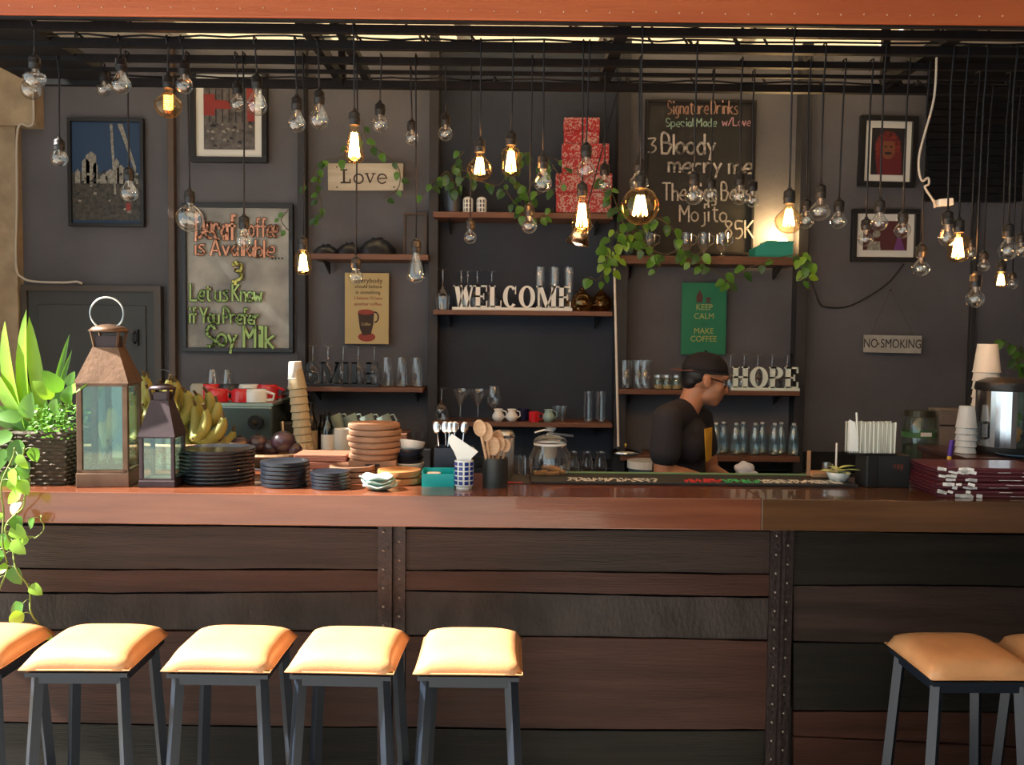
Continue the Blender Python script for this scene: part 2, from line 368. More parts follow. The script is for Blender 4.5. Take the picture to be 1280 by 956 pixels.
# ------------------------------------------------------------------ bar counter
YF = 2.80; YB = 3.27; YP = 2.93
wt = thing('worktop', 'long thick reddish wooden worktop along the top of the bar', 'worktop', (0, (YF + YB) / 2, ZT - .099))
xj = P(952, 640, YF).x
for x0, x1, m_ in ((-2.15, xj - .0003, top_w), (xj + .0003, 2.35, top_w2)):
    B().box(((x0 + x1) / 2, 0, .0495), (x1 - x0, YB - YF, .099), bev=.0025).out('board', m_, wt)
bc = thing('bar_counter', 'dark plank bar front with riveted upright steel straps', 'counter', (0, 0, 0))
B().box((.1, 3.08, (ZT - .1) / 2), (4.5, .24, ZT - .102)).out('carcass', black, bc)
def plank(px0, px1, yl0, yr0, yl1, yr1, mi, dz=0):
    """plank between top line (yl0..yr0) and bottom line (yl1..yr1), pixel rows at its left and right end"""
    r = random.Random(int(px0 + yl0)); n = 14; top = []; bot = []; Yp = YP + dz
    for i in range(n + 1):
        t = i / n; px = px0 + (px1 - px0) * t
        top.append(P(px, yl0 + (yr0 - yl0) * t + 1.0 + r.uniform(-.5, .5) + math.sin(t * 5 + yl0) * .8, Yp))
        bot.append(P(px, yl1 + (yr1 - yl1) * t - 1.3 + r.uniform(-.5, .5) + math.sin(t * 5 + yl1) * .8, Yp))
    b = B(); b.prism(top + bot[::-1], (0, .035, 0))
    return b.out('plank', pl_w[mi], bc)
R0 = -40
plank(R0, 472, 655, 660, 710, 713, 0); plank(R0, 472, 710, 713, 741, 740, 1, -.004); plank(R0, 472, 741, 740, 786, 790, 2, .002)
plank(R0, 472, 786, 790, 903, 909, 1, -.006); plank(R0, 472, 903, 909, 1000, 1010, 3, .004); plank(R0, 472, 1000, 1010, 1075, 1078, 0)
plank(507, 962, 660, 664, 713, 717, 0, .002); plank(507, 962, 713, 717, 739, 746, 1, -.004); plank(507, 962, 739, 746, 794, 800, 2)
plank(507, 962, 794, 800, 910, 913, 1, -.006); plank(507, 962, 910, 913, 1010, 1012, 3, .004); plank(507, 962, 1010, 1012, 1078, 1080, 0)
plank(992, 1340, 664, 668, 731, 734, 3); plank(992, 1340, 731, 734, 803, 806, 0, .004); plank(992, 1340, 803, 806, 888, 892, 3, -.003)  # right bay mostly near-black planks, light falloff put into the colour
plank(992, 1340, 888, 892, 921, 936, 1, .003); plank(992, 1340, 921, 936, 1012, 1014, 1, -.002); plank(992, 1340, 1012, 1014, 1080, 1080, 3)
for pxa, pxb in ((472, 507), (962, 992)):
    x0, x1 = P(pxa, 700, YP - .01).x, P(pxb, 700, YP - .01).x; xm = (x0 + x1) / 2
    st = B().box(((x0 + xm) / 2 - .002, YP - .008, .51), (xm - x0 - .006, .012, 1.02)); st.box(((x1 + xm) / 2 + .002, YP - .006, .51), (x1 - xm - .006, .012, 1.02))
    st.box((xm, YP - .02, .51), (.008, .03, 1.02)); so_ = st.out('steel_strap', mat('rusty_steel', (.030, .020, .020), .4, .5, var=.4, scale=60, bump=.3), bc)
    rv = B()
    for k in range(16):
        rv.ball((x0 + .02, YP - .016, .05 + k * .062), .0045, 6, (1, .6, 1)); rv.ball((x1 - .02, YP - .014, .08 + k * .062), .0045, 6, (1, .6, 1))
    rv = rv.out('rivet', chrome if 0 else mat('rivet_steel', (.2, .17, .15), .35, .8), so_); rv['kind'] = 'stuff'
# work counter behind, mostly hidden
b = B(); b.box((-.95, 4.34, .45), (2.4, .76, .9)); b.box((1.40, 4.43, .45), (2.3, .58, .9)); tl = thing('back_counter', 'dark tiled work counter along the back wall behind the bar', 'counter', (0, 0, 0))
b.out('cabinet', black, tl); b = B(); b.box((-.95, 4.34, .915), (2.4, .78, .03), bev=.004); b.box((1.405, 4.425, .915), (2.31, .60, .03), bev=.004); b.out('countertop', mat('dark_stone', (.03, .03, .032), .25), tl)
wb_ = bpy.data.objects['wall_back']
for i in range(26):
    B().box((-2.1 + i * .17, 4.743, .98), (.165, .014, .096), bev=.002).out('tile', mat('dark_tile', (.022, .024, .026), .2), wb_)
# ------------------------------------------------------------------ metal rack over the bar
ZR = P(640, 39, 3.05).z; RY = [3.05] + [Z(640, y_, ZR).y for y_ in (59, 78, 92, 108)]
rk = thing('hanging_rack', 'black steel rack of rails under the ceiling carrying the bulbs', 'rack', (0, 3.3, ZR))
for Yr, zz, th in ((RY[0], 0, .026), (RY[1], 0, .028), (RY[2], 0, .024), (RY[4], .0, .030)):
    B().box((.2, Yr - 3.3, zz), (4.3, th, th)).out('rail', steel_dk, rk)
B().box((.2, RY[3] - 3.3, .0), (4.3, .014, .014)).out('rail', steel_dk, rk)
for x, w in ((-.715, .03), (-.60, .03), (.36, .045), (1.50, .05)):
    B().box((x, (RY[4] + 2.98) / 2 - 3.3, .035), (w, RY[4] - 2.98, .04)).out('cross_beam', steel_dk, rk)
B().box((-1.80, .06, .02), (.36, .64, .035)).out('side_board', steel_dk, rk)
for px in (428, 1107):
    x = P(px, 60, RY[4]).x; B().box((x, RY[4] - 3.3, .20), (.028, .028, .40)).out('strut', steel_dk, rk)
    B().beam((x, RY[4] - 3.3, .0), (x + (.30 if px > 600 else -.13), -.1, .30), .024).out('brace', steel_dk, rk)
lp = []
r = random.Random(3)
for Yr in (RY[0], RY[1], RY[4]):      # slack wire laid along the rails
    b = B(); b.tube([(x_ * .1 - 1.9, Yr - 3.3, .020 + r.uniform(0, .012)) for x_ in range(42)], .004, 5); b.out('wire', cordm, rk)
    b = B()
    for k in range(14):
        x_ = r.uniform(-1.6, 1.9); b.tube([(x_, Yr - 3.32, .015), (x_ - .01, Yr - 3.3, .03 + r.uniform(0, .02)), (x_ + .015, Yr - 3.28, .015)], .004, 5)
    o = b.out('cable_tie', cordm, rk); o['kind'] = 'stuff'
# ------------------------------------------------------------------ shelves
def shelf(px0, px1, y0, y1, label, Yf=4.5):
    a, b_ = P(px0, y0, Yf), P(px1, y0, Yf); zt = (a.z + b_.z) / 2; th = (y1 - y0) / K(Yf)
    s_ = thing('wall_shelf', label, 'shelf', ((a.x + b_.x) / 2, (Yf + YW) / 2, zt - th))
    B().box((0, -.004, th / 2), (b_.x - a.x, YW - Yf - .03, th), bev=.002).out('shelf_board', shelf_w, s_)
    for sx in (-1, 1):
        B().prism([(sx * (b_.x - a.x) * .42, .10, -.001), (sx * (b_.x - a.x) * .42, -.06, -.001), (sx * (b_.x - a.x) * .42, .10, -.06)], (.008, 0, 0)).out('bracket', black, s_)
    return zt
S1 = shelf(388, 535, 317, 324, 'short reddish shelf below the Love sign')
S2 = shelf(541, 766, 265, 272, 'top shelf of the middle niche, under plants and red boxes')
S3 = shelf(541, 766, 388, 394, 'shelf carrying the white WELCOME letters')
S4 = shelf(376, 528, 484, 490, 'shelf carrying the black SMILE letters')
S5 = shelf(540, 766, 528, 534, 'lowest shelf in the middle niche with the small jugs')
S6 = shelf(776, 1000, 320, 330, 'thick shelf under the menu board, with a trailing vine')
S7 = shelf(774, 1001, 488, 494, 'shelf carrying the white HOPE letters')
S8 = shelf(776, 1001, 570, 577, 'lowest right shelf with a row of empty bottles')
pole = thing('white_rod', 'slim white rod standing at right edge of the middle niche', 'rod', P(768, 335, 4.47))
zz = P(770, 560, 4.47).z - P(768, 335, 4.47).z
B().tube([(0, 0, 0), (P(773, 560, 4.47).x - P(768, 335, 4.47).x, 0, zz)], .006, 8).out('tube', mat('rod_cream', (.78, .70, .6), .4), pole)
B().cyl((P(773, 560, 4.47).x - P(768, 335, 4.47).x, 0, zz - .004), .012, .012, 10).out('foot', black, pole)
# ------------------------------------------------------------------ pictures and signs on the wall
def rect(x0, y0, x1, y1, Y):
    a, b_ = P(x0, (y0 + y1) / 2, Y), P(x1, (y0 + y1) / 2, Y); c, d = P((x0 + x1) / 2, y0, Y), P((x0 + x1) / 2, y1, Y)
    return (a.x + b_.x) / 2, (c.z + d.z) / 2, b_.x - a.x, c.z - d.z
def frame(name, label, cat, x0, y0, x1, y1, fw, fm, inner_m, matw=0, rot=0, dep=.03, Y=4.745, group=None):
    cx, cz, w, h_ = rect(x0, y0, x1, y1, Y - dep)
    t = thing(name, label, cat, (cx, Y - dep / 2, cz - h_ / 2), rot=Euler((0, rot, 0)), group=group)
    b = B()
    for (px_, pz_, dw, dh) in ((0, fw / 2, w, fw), (0, h_ - fw / 2, w, fw), (-w / 2 + fw / 2, h_ / 2, fw, h_ - 2 * fw), (w / 2 - fw / 2, h_ / 2, fw, h_ - 2 * fw)):
        b.box((px_, 0, pz_), (dw, dep, dh), bev=.002)
    b.out('frame', fm, t)
    if matw: B().box((0, .003, h_ / 2), (w - 2 * fw + .004, .006, h_ - 2 * fw + .004)).out('mount', mat('picture_mount', (.74, .75, .71), .8), t)
    pw, ph = w - 2 * fw - 2 * matw, h_ - 2 * fw - 2 * matw
    B().box((0, -.002 if matw else .003, h_ / 2), (pw, .004, ph)).out('picture', inner_m, t)
    return t, w, h_, pw, ph
def patch(t, name, pts, m, y):      # flat printed shape
    B().prism([(x, y, z) for x, z in pts], (0, .0006, 0)).out(name, m, t)
blue = mat('print_blue', (.012, .045, .11), .5); grey1 = mat('print_dark_grey', (.05, .045, .035), .5, var=.7, scale=45); pale = mat('print_pale', (.26, .25, .21), .5, var=.5, scale=60)
redp = mat('print_red', (.26, .03, .025), .5); dkp = mat('print_black', (.018, .017, .02), .5); oran = mat('print_orange', (.40, .12, .05), .5)
t, w, h_, pw, ph = frame('picture_frame', 'black framed colour photo of pale buildings under deep blue sky, left end', 'picture', 84, 147, 179, 283, .018, black, blue)
patch(t, 'print', [(-pw / 2, h_ * .06), (pw / 2, h_ * .06), (pw / 2, h_ * .48), (-pw / 2, h_ * .50)], grey1, -.0005)
r = random.Random(5)
for k, (tx_, th_) in enumerate(((-.42, .50), (-.30, .60), (-.22, .66), (-.16, .56), (-.04, .46), (.06, .50), (.15, .60), (.21, .54), (.32, .48), (.42, .44))):
    x = pw * tx_; hh = h_ * th_; ww = pw * (.035 + .02 * (k % 3))
    patch(t, 'print', [(x - ww, h_ * .4), (x + ww, h_ * .4), (x + ww, hh), (x, hh + .02), (x - ww, hh)], pale, -.0012)
for k in range(60):
    x, z = r.uniform(-pw * .45, pw * .45), r.uniform(h_ * .12, h_ * .5); s_ = r.uniform(.004, .014)
    patch(t, 'print', [(x - s_, z), (x + s_ * .6, z - s_ * .5), (x + s_, z + s_), (x - s_ * .3, z + s_ * .8)], (pale, grey1, dkp)[k % 3], -.0018 - k * .00001)
patch(t, 'print', [(.02, h_ * .95), (.035, h_ * .95), (.05, h_ * .3), (.04, h_ * .3)], pale, -.0024); patch(t, 'print', [(.06, h_ * .95), (.085, h_ * .95), (.155, h_ * .55), (.15, h_ * .5)], pale, -.0024)
patch(t, 'print', [(.10, h_ * .15), (.125, h_ * .15), (.125, h_ * .22), (.10, h_ * .22)], redp, -.0024)
t, w, h_, pw, ph = frame('picture_frame', 'black framed black and white street print with red awnings', 'picture', 237, 85, 333, 202, .026, black, mat('print_grey', (.10, .09, .085), .5, var=.6, scale=30), matw=.040, dep=.045)
zb_ = (h_ - ph) / 2
patch(t, 'print', [(-pw / 2, zb_ + ph * .5), (-pw * .28, zb_ + ph * .5), (-pw * .28, zb_ + ph * .82), (-pw / 2, zb_ + ph * .82)], redp, -.0055)
patch(t, 'print', [(-pw * .28, zb_ + ph * .6), (pw * .05, zb_ + ph * .6), (-pw * .02, zb_ + ph * .72), (-pw * .28, zb_ + ph * .74)], redp, -.0055)
patch(t, 'print', [(pw * .36, zb_ + ph * .42), (pw * .5, zb_ + ph * .42), (pw * .5, zb_ + ph), (pw * .34, zb_ + ph)], redp, -.0055)
for k in range(22):
    x, z = r.uniform(-pw * .45, pw * .45), zb_ + r.uniform(ph * .03, ph * .4); s_ = r.uniform(.006, .014)
    patch(t, 'print', [(x - s_, z), (x + s_, z - s_ * .4), (x + s_ * .7, z + s_), (x - s_ * .6, z + s_)], pale if k % 2 else dkp, -.006)
for k in range(7):
    x = -pw * .4 + k * pw * .13; patch(t, 'print', [(x, zb_ + ph * .4), (x + .006, zb_ + ph * .4), (x + .006, zb_ + ph * .9), (x, zb_ + ph * .9)], dkp, -.005)
t, w, h_, pw, ph = frame('picture_frame', 'black framed portrait print of figure in red headscarf, right side', 'picture', 1075, 144, 1146, 233, .026, black, dkp, matw=.036, rot=math.radians(.8), dep=.035)
zb_ = (h_ - ph) / 2
def ell(cx, cz, rx, rz, n=18): return [(cx + rx * math.cos(2 * PI * i / n), cz + rz * math.sin(2 * PI * i / n)) for i in range(n)]
patch(t, 'print', ell(0, zb_ + ph * .58, pw * .40, ph * .36), mat('print_scarf', (.16, .025, .022), .5, var=.7, scale=50), -.0045); patch(t, 'print', [(-pw * .3, zb_), (pw * .45, zb_), (pw * .42, zb_ + ph * .5), (-pw * .38, zb_ + ph * .4)], mat('print_maroon', (.14, .02, .025), .5), -.0048)
patch(t, 'print', ell(.002, zb_ + ph * .55, pw * .22, ph * .22), mat('print_skin', (.20, .07, .035), .5), -.0052); patch(t, 'print', ell(.002, zb_ + ph * .46, pw * .12, ph * .03), dkp, -.0058)
patch(t, 'print', [(-pw * .25, zb_ + ph * .72), (pw * .27, zb_ + ph * .72), (pw * .2, zb_ + ph * .78), (-pw * .2, zb_ + ph * .78)], mat('print_maroon'), -.0058)
patch(t, 'print', ell(-.012, zb_ + ph * .60, pw * .05, ph * .018), dkp, -.006); patch(t, 'print', ell(.016, zb_ + ph * .60, pw * .05, ph * .018), dkp, -.006)
t, w, h_, pw, ph = frame('picture_frame', 'black framed wide print in dark red, lower of the two on the right', 'picture', 1066, 261, 1150, 327, .024, black, mat('print_wine', (.085, .022, .025), .5), matw=.036, dep=.035)
zb_ = (h_ - ph) / 2
patch(t, 'print', ell(-pw * .2, zb_ + ph * .55, .02, .018), pale, -.0045); patch(t, 'print', [(pw * .2, zb_), (pw * .45, zb_), (pw * .36, zb_ + ph * .4), (pw * .28, zb_ + ph * .45)], mat('print_purple', (.16, .05, .20), .5), -.0045)
patch(t, 'print', [(-pw * .42, zb_), (-pw * .1, zb_), (-pw * .12, zb_ + ph * .3), (-pw * .35, zb_ + ph * .3)], pale, -.0045)
# decaf board
def words(t, nm, tx, x0, y0, h_, w_, Y_, sp, sl, wx, m_):
    x = x0
    for wd_ in tx.split(' '):
        b = B(); nx = stroke_text(b, wd_, x, y0 + sl * (x - x0), h_, w_, Y_, sp, sl, wx=wx, rnd=random.Random(int(x * 3) + len(wd_)), jit=.2)
        o = b.out(nm, m_, t, fix=False); o.matrix_parent_inverse = Matrix.Translation(-t.location); x = nx + 2.6 * h_ / 7 * wx
t, w, h_, pw, ph = frame('chalk_sign', 'tall framed sign reading Decaf Coffee is Available in pink and green', 'sign', 227, 254, 366, 440, .022, black, mat('sign_ground', (.20, .20, .19), .7, col2=(.55, .53, .47), scale=4, bump=.1), dep=.035)
t.rotation_euler = (0, 0, 0); YL = 4.7085
pink = mat('chalk_pink', (.86, .42, .28), .8); grn = mat('chalk_green', (.44, .66, .24), .8); yel = mat('chalk_yellow', (.66, .68, .18), .8); outl = mat('chalk_outline', (.03, .028, .022), .8)
LINES = [('Decaf', 245, 295, 33, 4.6, pink, 1.0, .10), ('Coffee', 303, 295, 24, 4.2, pink, .9, .02), ('is Available', 242, 318, 22, 4.4, pink, .9, .03), ('&', 288, 352, 27, 5, yel, 1, 0),
         ('Let us Know', 238, 375, 22, 4.0, grn, .95, .02), ('if You Prefer', 236, 403, 20, 3.6, grn, .8, .02), ('Soy Milk', 257, 432, 28, 5.2, grn, .95, .03)]
for wdt, off, nm in ((2.6, 0, 'lettering_outline'), (0, -.0012, 'lettering')):
    for tx, x0, y0, hh, pw_, m_, sp, sl in LINES:
        wx = {'Decaf': .405, 'Coffee': .42, 'is Available': .69, '&': .9, 'Let us Know': .53, 'if You Prefer': .53, 'Soy Milk': .63}[tx]
        words(t, nm, tx, x0, y0, hh * .92, (2.4 if hh < 25 else 3.3) + wdt * .6, YL + off, sp, sl, wx, m_ if wdt == 0 else outl)
words(t, 'lettering', '. . . .', 340, 323, 18, 2.2, YL, 1, 0, .3, outl)
# menu board
t, w, h_, pw, ph = frame('menu_board', 'black chalk menu board headed Signature Drinks above the right shelf', 'board', 806, 124, 944, 318, .014, black, mat('blackboard', (.020, .019, .018), .7, var=.3, scale=6), dep=.03)
ck = mat('chalk_white', (.50, .46, .42), .9, var=.3, scale=90); ckp = mat('chalk_rose', (.42, .25, .19), .9, var=.3, scale=90); ckg = mat('chalk_mint', (.30, .44, .36), .9, var=.3, scale=90); ckr = mat('chalk_lilac', (.50, .28, .34), .9)
for tx, x0, y0, hh, pw_, m_, wx, sl in [('Signature Drinks', 834, 142, 16, 1.6, ckp, .465, .0), ('Special Made', 832, 158, 10, 1.4, ckg, .74, 0), ('w/Love', 903, 157, 10, 1.4, ckr, .66, 0), ('3', 810, 190, 17, 2.2, ck, .9, 0), ('Bloody', 827, 192, 24, 2.8, ck, .66, 0),
                                    ('merry me', 836, 215, 20, 2.7, ck, .80, .02), ('The Bigg Bees', 828, 250, 21, 2.2, ck, .545, 0), ('Mojito', 850, 276, 20, 2.0, ck, .66, .02), ('85K', 905, 297, 21, 2.0, ck, .66, 0)]:
    words(t, 'lettering', tx, x0, y0, hh, pw_, 4.7115, 1, sl, wx, m_)
# love sign
def plate(name, label, cat, x0, y0, x1, y1, m, Y=4.70, dep=.018, rot=0):
    cx, cz, w, h_ = rect(x0, y0, x1, y1, Y - dep / 2)
    t = thing(name, label, cat, (cx, Y, cz - h_ / 2), rot=Euler((0, rot, 0)))
    B().box((0, 0, h_ / 2), (w, dep, h_), bev=.002).out('plate', m, t); return t, w, h_, -dep / 2 - .0008
def FM(x, y, z): return Matrix.Translation((x, y, z)) @ FACE
t, w, h_, y = plate('love_sign', 'whitewashed wooden board reading Love hung among vines', 'sign', 410, 204, 504, 238, mat('whitewashed_wood', (.46, .40, .30), .8, col2=(.66, .60, .48), scale=4, stretch=(1, 4, 8), bump=.3), 4.66, rot=math.radians(-.6))
b = B(); brn = mat('sign_brown', (.05, .025, .015), .7)
def lbox(b, x0, z0, x1, z1): b.box(((x0 + x1) / 2, y, (z0 + z1) / 2), (abs(x1 - x0), .002, abs(z1 - z0)))
u = h_
for (a_, b2, c_, d_) in ((-.115, .26, -.104, .78), (-.127, .26, -.075, .32), (-.127, .73, -.092, .78), (-.082, .26, -.075, .42)): lbox(b, a_, b2 * u, c_, d_ * u)
b.out('letter', brn, t)
def ringz(b, cx, cz, rx, rz, th, y, a0=0, a1=360, n=20, dep=.002):
    for i in range(n):
        A, Bq = [math.radians(a0 + (a1 - a0) * (i + k) / n) for k in (0, 1)]
        b.prism([(cx + rx * math.cos(A), y, cz + rz * math.sin(A)), (cx + rx * math.cos(Bq), y, cz + rz * math.sin(Bq)), (cx + (rx - th) * math.cos(Bq), y, cz + (rz - th) * math.sin(Bq)), (cx + (rx - th) * math.cos(A), y, cz + (rz - th) * math.sin(A))], (0, dep, 0))
b = B(); ringz(b, -.035, .43 * u, .027, .027, .008, y - .001); b.out('letter', brn, t)
b = B(); b.prism([(.002, y, .62 * u), (.011, y, .62 * u), (.028, y, .30 * u), (.020, y, .26 * u)], (0, .002, 0)); b.prism([(.020, y, .26 * u), (.028, y, .30 * u), (.046, y, .62 * u), (.040, y, .62 * u)], (0, .002, 0)); lbox(b, -.004, .60 * u, .016, .64 * u); lbox(b, .032, .60 * u, .052, .64 * u); b.out('letter', brn, t)
b = B(); ringz(b, .085, .43 * u, .026, .027, .007, y - .001, 0, 325); lbox(b, .062, .42 * u, .108, .46 * u); b.out('letter', brn, t)
for sx, sz in ((-1, .12), (-1, .86), (1, .12), (1, .86)): B().cyl((sx * .145, y, sz * u), .004, .003, 8, rot=Euler((PI / 2, 0, 0))).out('screw', brn, t)
# coffee poster
t, w, h_, y = plate('coffee_poster', 'cream poster with a dark coffee cup below five lines of print', 'poster', 431, 341, 486, 430, mat('poster_cream', (.55, .43, .20), .7, var=.06, scale=5), 4.70, .012)
dk = mat('poster_ink', (.045, .025, .015), .7); rd = mat('poster_red', (.32, .05, .03), .7)
for i, (tx, m_, s_, sx) in enumerate((('Everybody', dk, .036, .95), ('should believe', dk, .026, .95), ('in something.', dk, .026, .95), ('I believe I\'ll have', rd, .023, .95), ('another coffee.', rd, .024, 1))):
    text_mesh(tx, s_, 'lettering', m_, t, FM(.008, y, h_ * (.89 - i * .082)), off=.0006, sx=sx)
patch(t, 'print', ell(.0, h_ * .10, .045, .024), rd, y - .0002)
patch(t, 'print', [(-.046, h_ * .45), (.038, h_ * .45), (.034, h_ * .28), (.022, h_ * .14), (-.020, h_ * .12), (-.036, h_ * .22)], dk, y - .001)
patch(t, 'print', ell(-.004, h_ * .45, .042, .014), rd, y - .0018)
b = B(); ringz(b, .042, h_ * .38, .022, .030, .008, y - .001, -100, 110, 14, .0006); b.out('print', dk, t)
text_mesh('Coffee', .022, 'lettering', mat('poster_cream'), t, FM(-.004, y - .0022, h_ * .28), sx=.8)
# keep calm sign
t, w, h_, y = plate('keep_calm_sign', 'green sign reading KEEP CALM and MAKE COFFEE behind the barista', 'sign', 852, 353, 908, 443, mat('sign_green', (.012, .20, .10), .6), 4.70, .015)
gold = mat('sign_gold', (.42, .45, .13), .6)
for tx, z, s_ in (('KEEP', .655, .042), ('CALM', .53, .042), ('and', .42, .020), ('MAKE', .325, .042), ('COFFEE', .215, .042)):
    text_mesh(tx, s_, 'lettering', gold if tx != 'and' else mat('sign_green_dark', (.01, .09, .05), .6), t, FM(0, y, h_ * z), off=.0003, sx=.95)
cup = mat('sign_cup', (.10, .035, .03), .6)
patch(t, 'print', [(-.040, h_ * .72), (-.012, h_ * .72), (-.008, h_ * .80), (-.016, h_ * .86), (-.034, h_ * .86), (-.042, h_ * .80)], cup, y); patch(t, 'print', [(-.032, h_ * .86), (-.018, h_ * .86), (-.025, h_ * .90)], cup, y)
patch(t, 'print', [(.004, h_ * .74), (.036, h_ * .74), (.030, h_ * .715), (.010, h_ * .715)], cup, y); patch(t, 'print', ell(.02, h_ * .77, .012, .010), cup, y)
# no smoking sign on twine
t, w, h_, y = plate('no_smoking_sign', 'small weathered white sign reading NO SMOKING hung on twine', 'sign', 1080, 419, 1152, 441, mat('sign_white', (.42, .42, .38), .8, var=.15, scale=20, bump=.3), 4.70, .014, rot=math.radians(.5))
text_mesh('NO SMOKING', .066, 'lettering', dkp, t, FM(-.002, y, h_ * .5), off=.0003, sx=.72)
B().cyl((-.075, y, h_ * .5), .006, .002, 8, rot=Euler((PI / 2, 0, 0))).out('button', mat('button_brown', (.2, .15, .08), .6), t)
B().tube([(-.115, 0, h_), (-.01, .025, h_ + .235), (.11, 0, h_)], .0016, 5).out('twine', mat('twine', (.11, .09, .06), .9), t)
B().ball((-.01, .025, h_ + .235), .005, 6).out('nail', brn, t)
# board letters
def word(name, label, txt, px0, px1, y0, y1, m, Y, zbase, dep=.016, fat=.2, gap=.06):
    a, b_ = P(px0, y0, Y), P(px1, y0, Y); H = (y1 - y0) / K(Y); t = thing(name, label, 'sign', (a.x, Y, zbase)); Wd = b_.x - a.x
    wd = {'W': 1.4, 'M': 1.45, 'O': 1.15, 'C': 1.05, 'I': .6, 'H': 1.1}
    tot = sum(wd.get(c, .95) for c in txt); x = 0; bh = H * .12
    B().box((Wd / 2, dep / 2, bh / 2), (Wd * 1.01, dep * 1.6, bh), bev=.002).out('base', m, t)
    for c in txt:
        cw = wd.get(c, .95) / tot * Wd; b = B(); serif_letter(b, c, x + cw * gap / 2, cw * (1 - gap), bh * .9, H - bh * .9, 0, dep, fat * (H - bh) / cw * cw / (H) * 1.0 * (H / cw) if 0 else fat)
        b.out('letter', m, t, fix=True); x += cw
    return t
word('welcome_sign', 'cut out white slab letters spelling WELCOME on the middle shelf', 'WELCOME', 566, 715, 357, 388, whitep, 4.52, S3, fat=.20)
word('hope_sign', 'cut out white slab letters spelling HOPE on right shelf', 'HOPE', 915, 1000, 458, 488, mat('mint_white_paint', (.80, .90, .80), .5), 4.52, S7, fat=.22)
word('smile_sign', 'cut out black letters spelling SMILE in front of upturned glasses', 'SMILE', 380, 474, 453, 484, mat('sign_black', (.008, .010, .013), .35), 4.52, S4, fat=.2)
# ------------------------------------------------------------------ pendant bulbs
BUL = 'pendant bulbs on black cords'
def bulb(px, ys, yb, wpx, ty, lit, ri, label):
    Y = RY[ri]; k = K(Y); top = P(px, ys, Y); L = (yb - ys) / k; R = wpx / k / 2; hs = min(.052, L * .42)
    t = thing('pendant_bulb', label, 'light bulb', top, group=BUL)
    cl = ZR + .016 - top.z; sw = random.uniform(-.006, .006)
    B().tube([(0, 0, 0), (sw * .3, 0, cl * .3), (sw, 0, cl * .75), (sw, -.018, cl - .012), (sw, -.018, cl + .006), (sw, .012, cl + .008), (sw, .016, cl - .03)], .0033 if ri < 3 else .003, 6).out('cord', cordm, t, smooth=True)
    rs = min(.019, R * .75)
    B().lathe([(0, .002), (rs * .35, .002), (rs * .4, -.004), (rs * .92, -.010), (rs, -.014), (rs, -hs * .55), (rs * 1.06, -hs * .58), (rs * 1.06, -hs * .66), (rs, -hs * .68), (rs * .96, -hs), (rs * .7, -hs - .001), (0, -hs)], 14).out('socket', black, t, smooth=True, angle=40)
    g = L - hs; z0 = -hs + .002; n = rs * .68
    if ty == 'G': R_ = min(R, g / 2 * 1.05); pr = [(n, 0), (n, -.006)]; c = -(g - R_); a0 = math.asin(min(1, n / R_)); pr += [(R_ * math.sin(a0 + (PI - a0) * i / 12), c + R_ * math.cos(a0 + (PI - a0) * i / 12)) for i in range(13)]
    elif ty == 'A': c = -(g - R); pr = [(n, 0), (n * 1.02, -g * .12), (R * .72, -g * .34), (R * .95, c + R * .25)] + [(R * math.cos(a), c - R * math.sin(a)) for a in (0, .35, .7, 1.0, 1.3, PI / 2)]
    elif ty == 'S': pr = [(n, 0), (n * 1.1, -g * .12), (R * .66, -g * .32), (R * .86, -g * .6), (R, -g * .80), (R * .93, -g * .88), (R * .66, -g * .95), (R * .25, -g * .985), (0, -g)]
    else: pr = [(n, 0), (n, -g * .06), (R * .85, -g * .16), (R, -g * .3), (R, -g * .78), (R * .85, -g * .9), (R * .5, -g * .98), (0, -g)]
    pr = [(max(a, 0), b_ + z0) for a, b_ in pr]; pr[-1] = (0, pr[-1][1])
    o = B().lathe(pr, 18).out('glass_bulb', amber if lit else bulbglass, t, smooth=True)
    f = B(); fr = R * (.36 if ty in 'AG' else .48); ft = z0 - g * .22; fb = z0 - g * (.80 if ty in 'ST' else .72)
    if lit == 2:
        f.tube([(fr * .9 * math.cos(i * .6), fr * .9 * math.sin(i * .6), ft + (fb - ft) * i / 72) for i in range(73)], .0013, 5).out('filament', fil2_m, o)
    elif lit:
        ns = 9; pts = []
        for i in range(ns):
            a = 2 * PI * i / ns; a2 = a + PI / ns
            pts += [(fr * .5 * math.cos(a), fr * .5 * math.sin(a), ft), (fr * math.cos(a2), fr * math.sin(a2), fb)]
        f.tube(pts + [pts[0]], .0033, 5).out('filament', fil_m, o, smooth=True)
    else:
        f.tube([(-fr * .5, 0, z0), (-fr * .6, 0, ft), (0, 0, ft - g * .06), (fr * .6, 0, ft), (fr * .5, 0, z0)], .0009, 4)
        f.lathe([(0, z0), (.006, z0), (.004, z0 - g * .18), (.0025, z0 - g * .3), (0, z0 - g * .32)], 8).out('filament', fil_off, o)
    if lit:
        ld = bpy.data.lights.new('bulb_light', 'POINT'); ld.energy = 3.6 if lit == 1 else .8; ld.color = (1, .50, .18); ld.shadow_soft_size = .012
        lo = bpy.data.objects.new('bulb_light', ld); C.objects.link(lo); lo.parent = t; lo.location = (0, 0, (ft + fb) / 2)
    return t
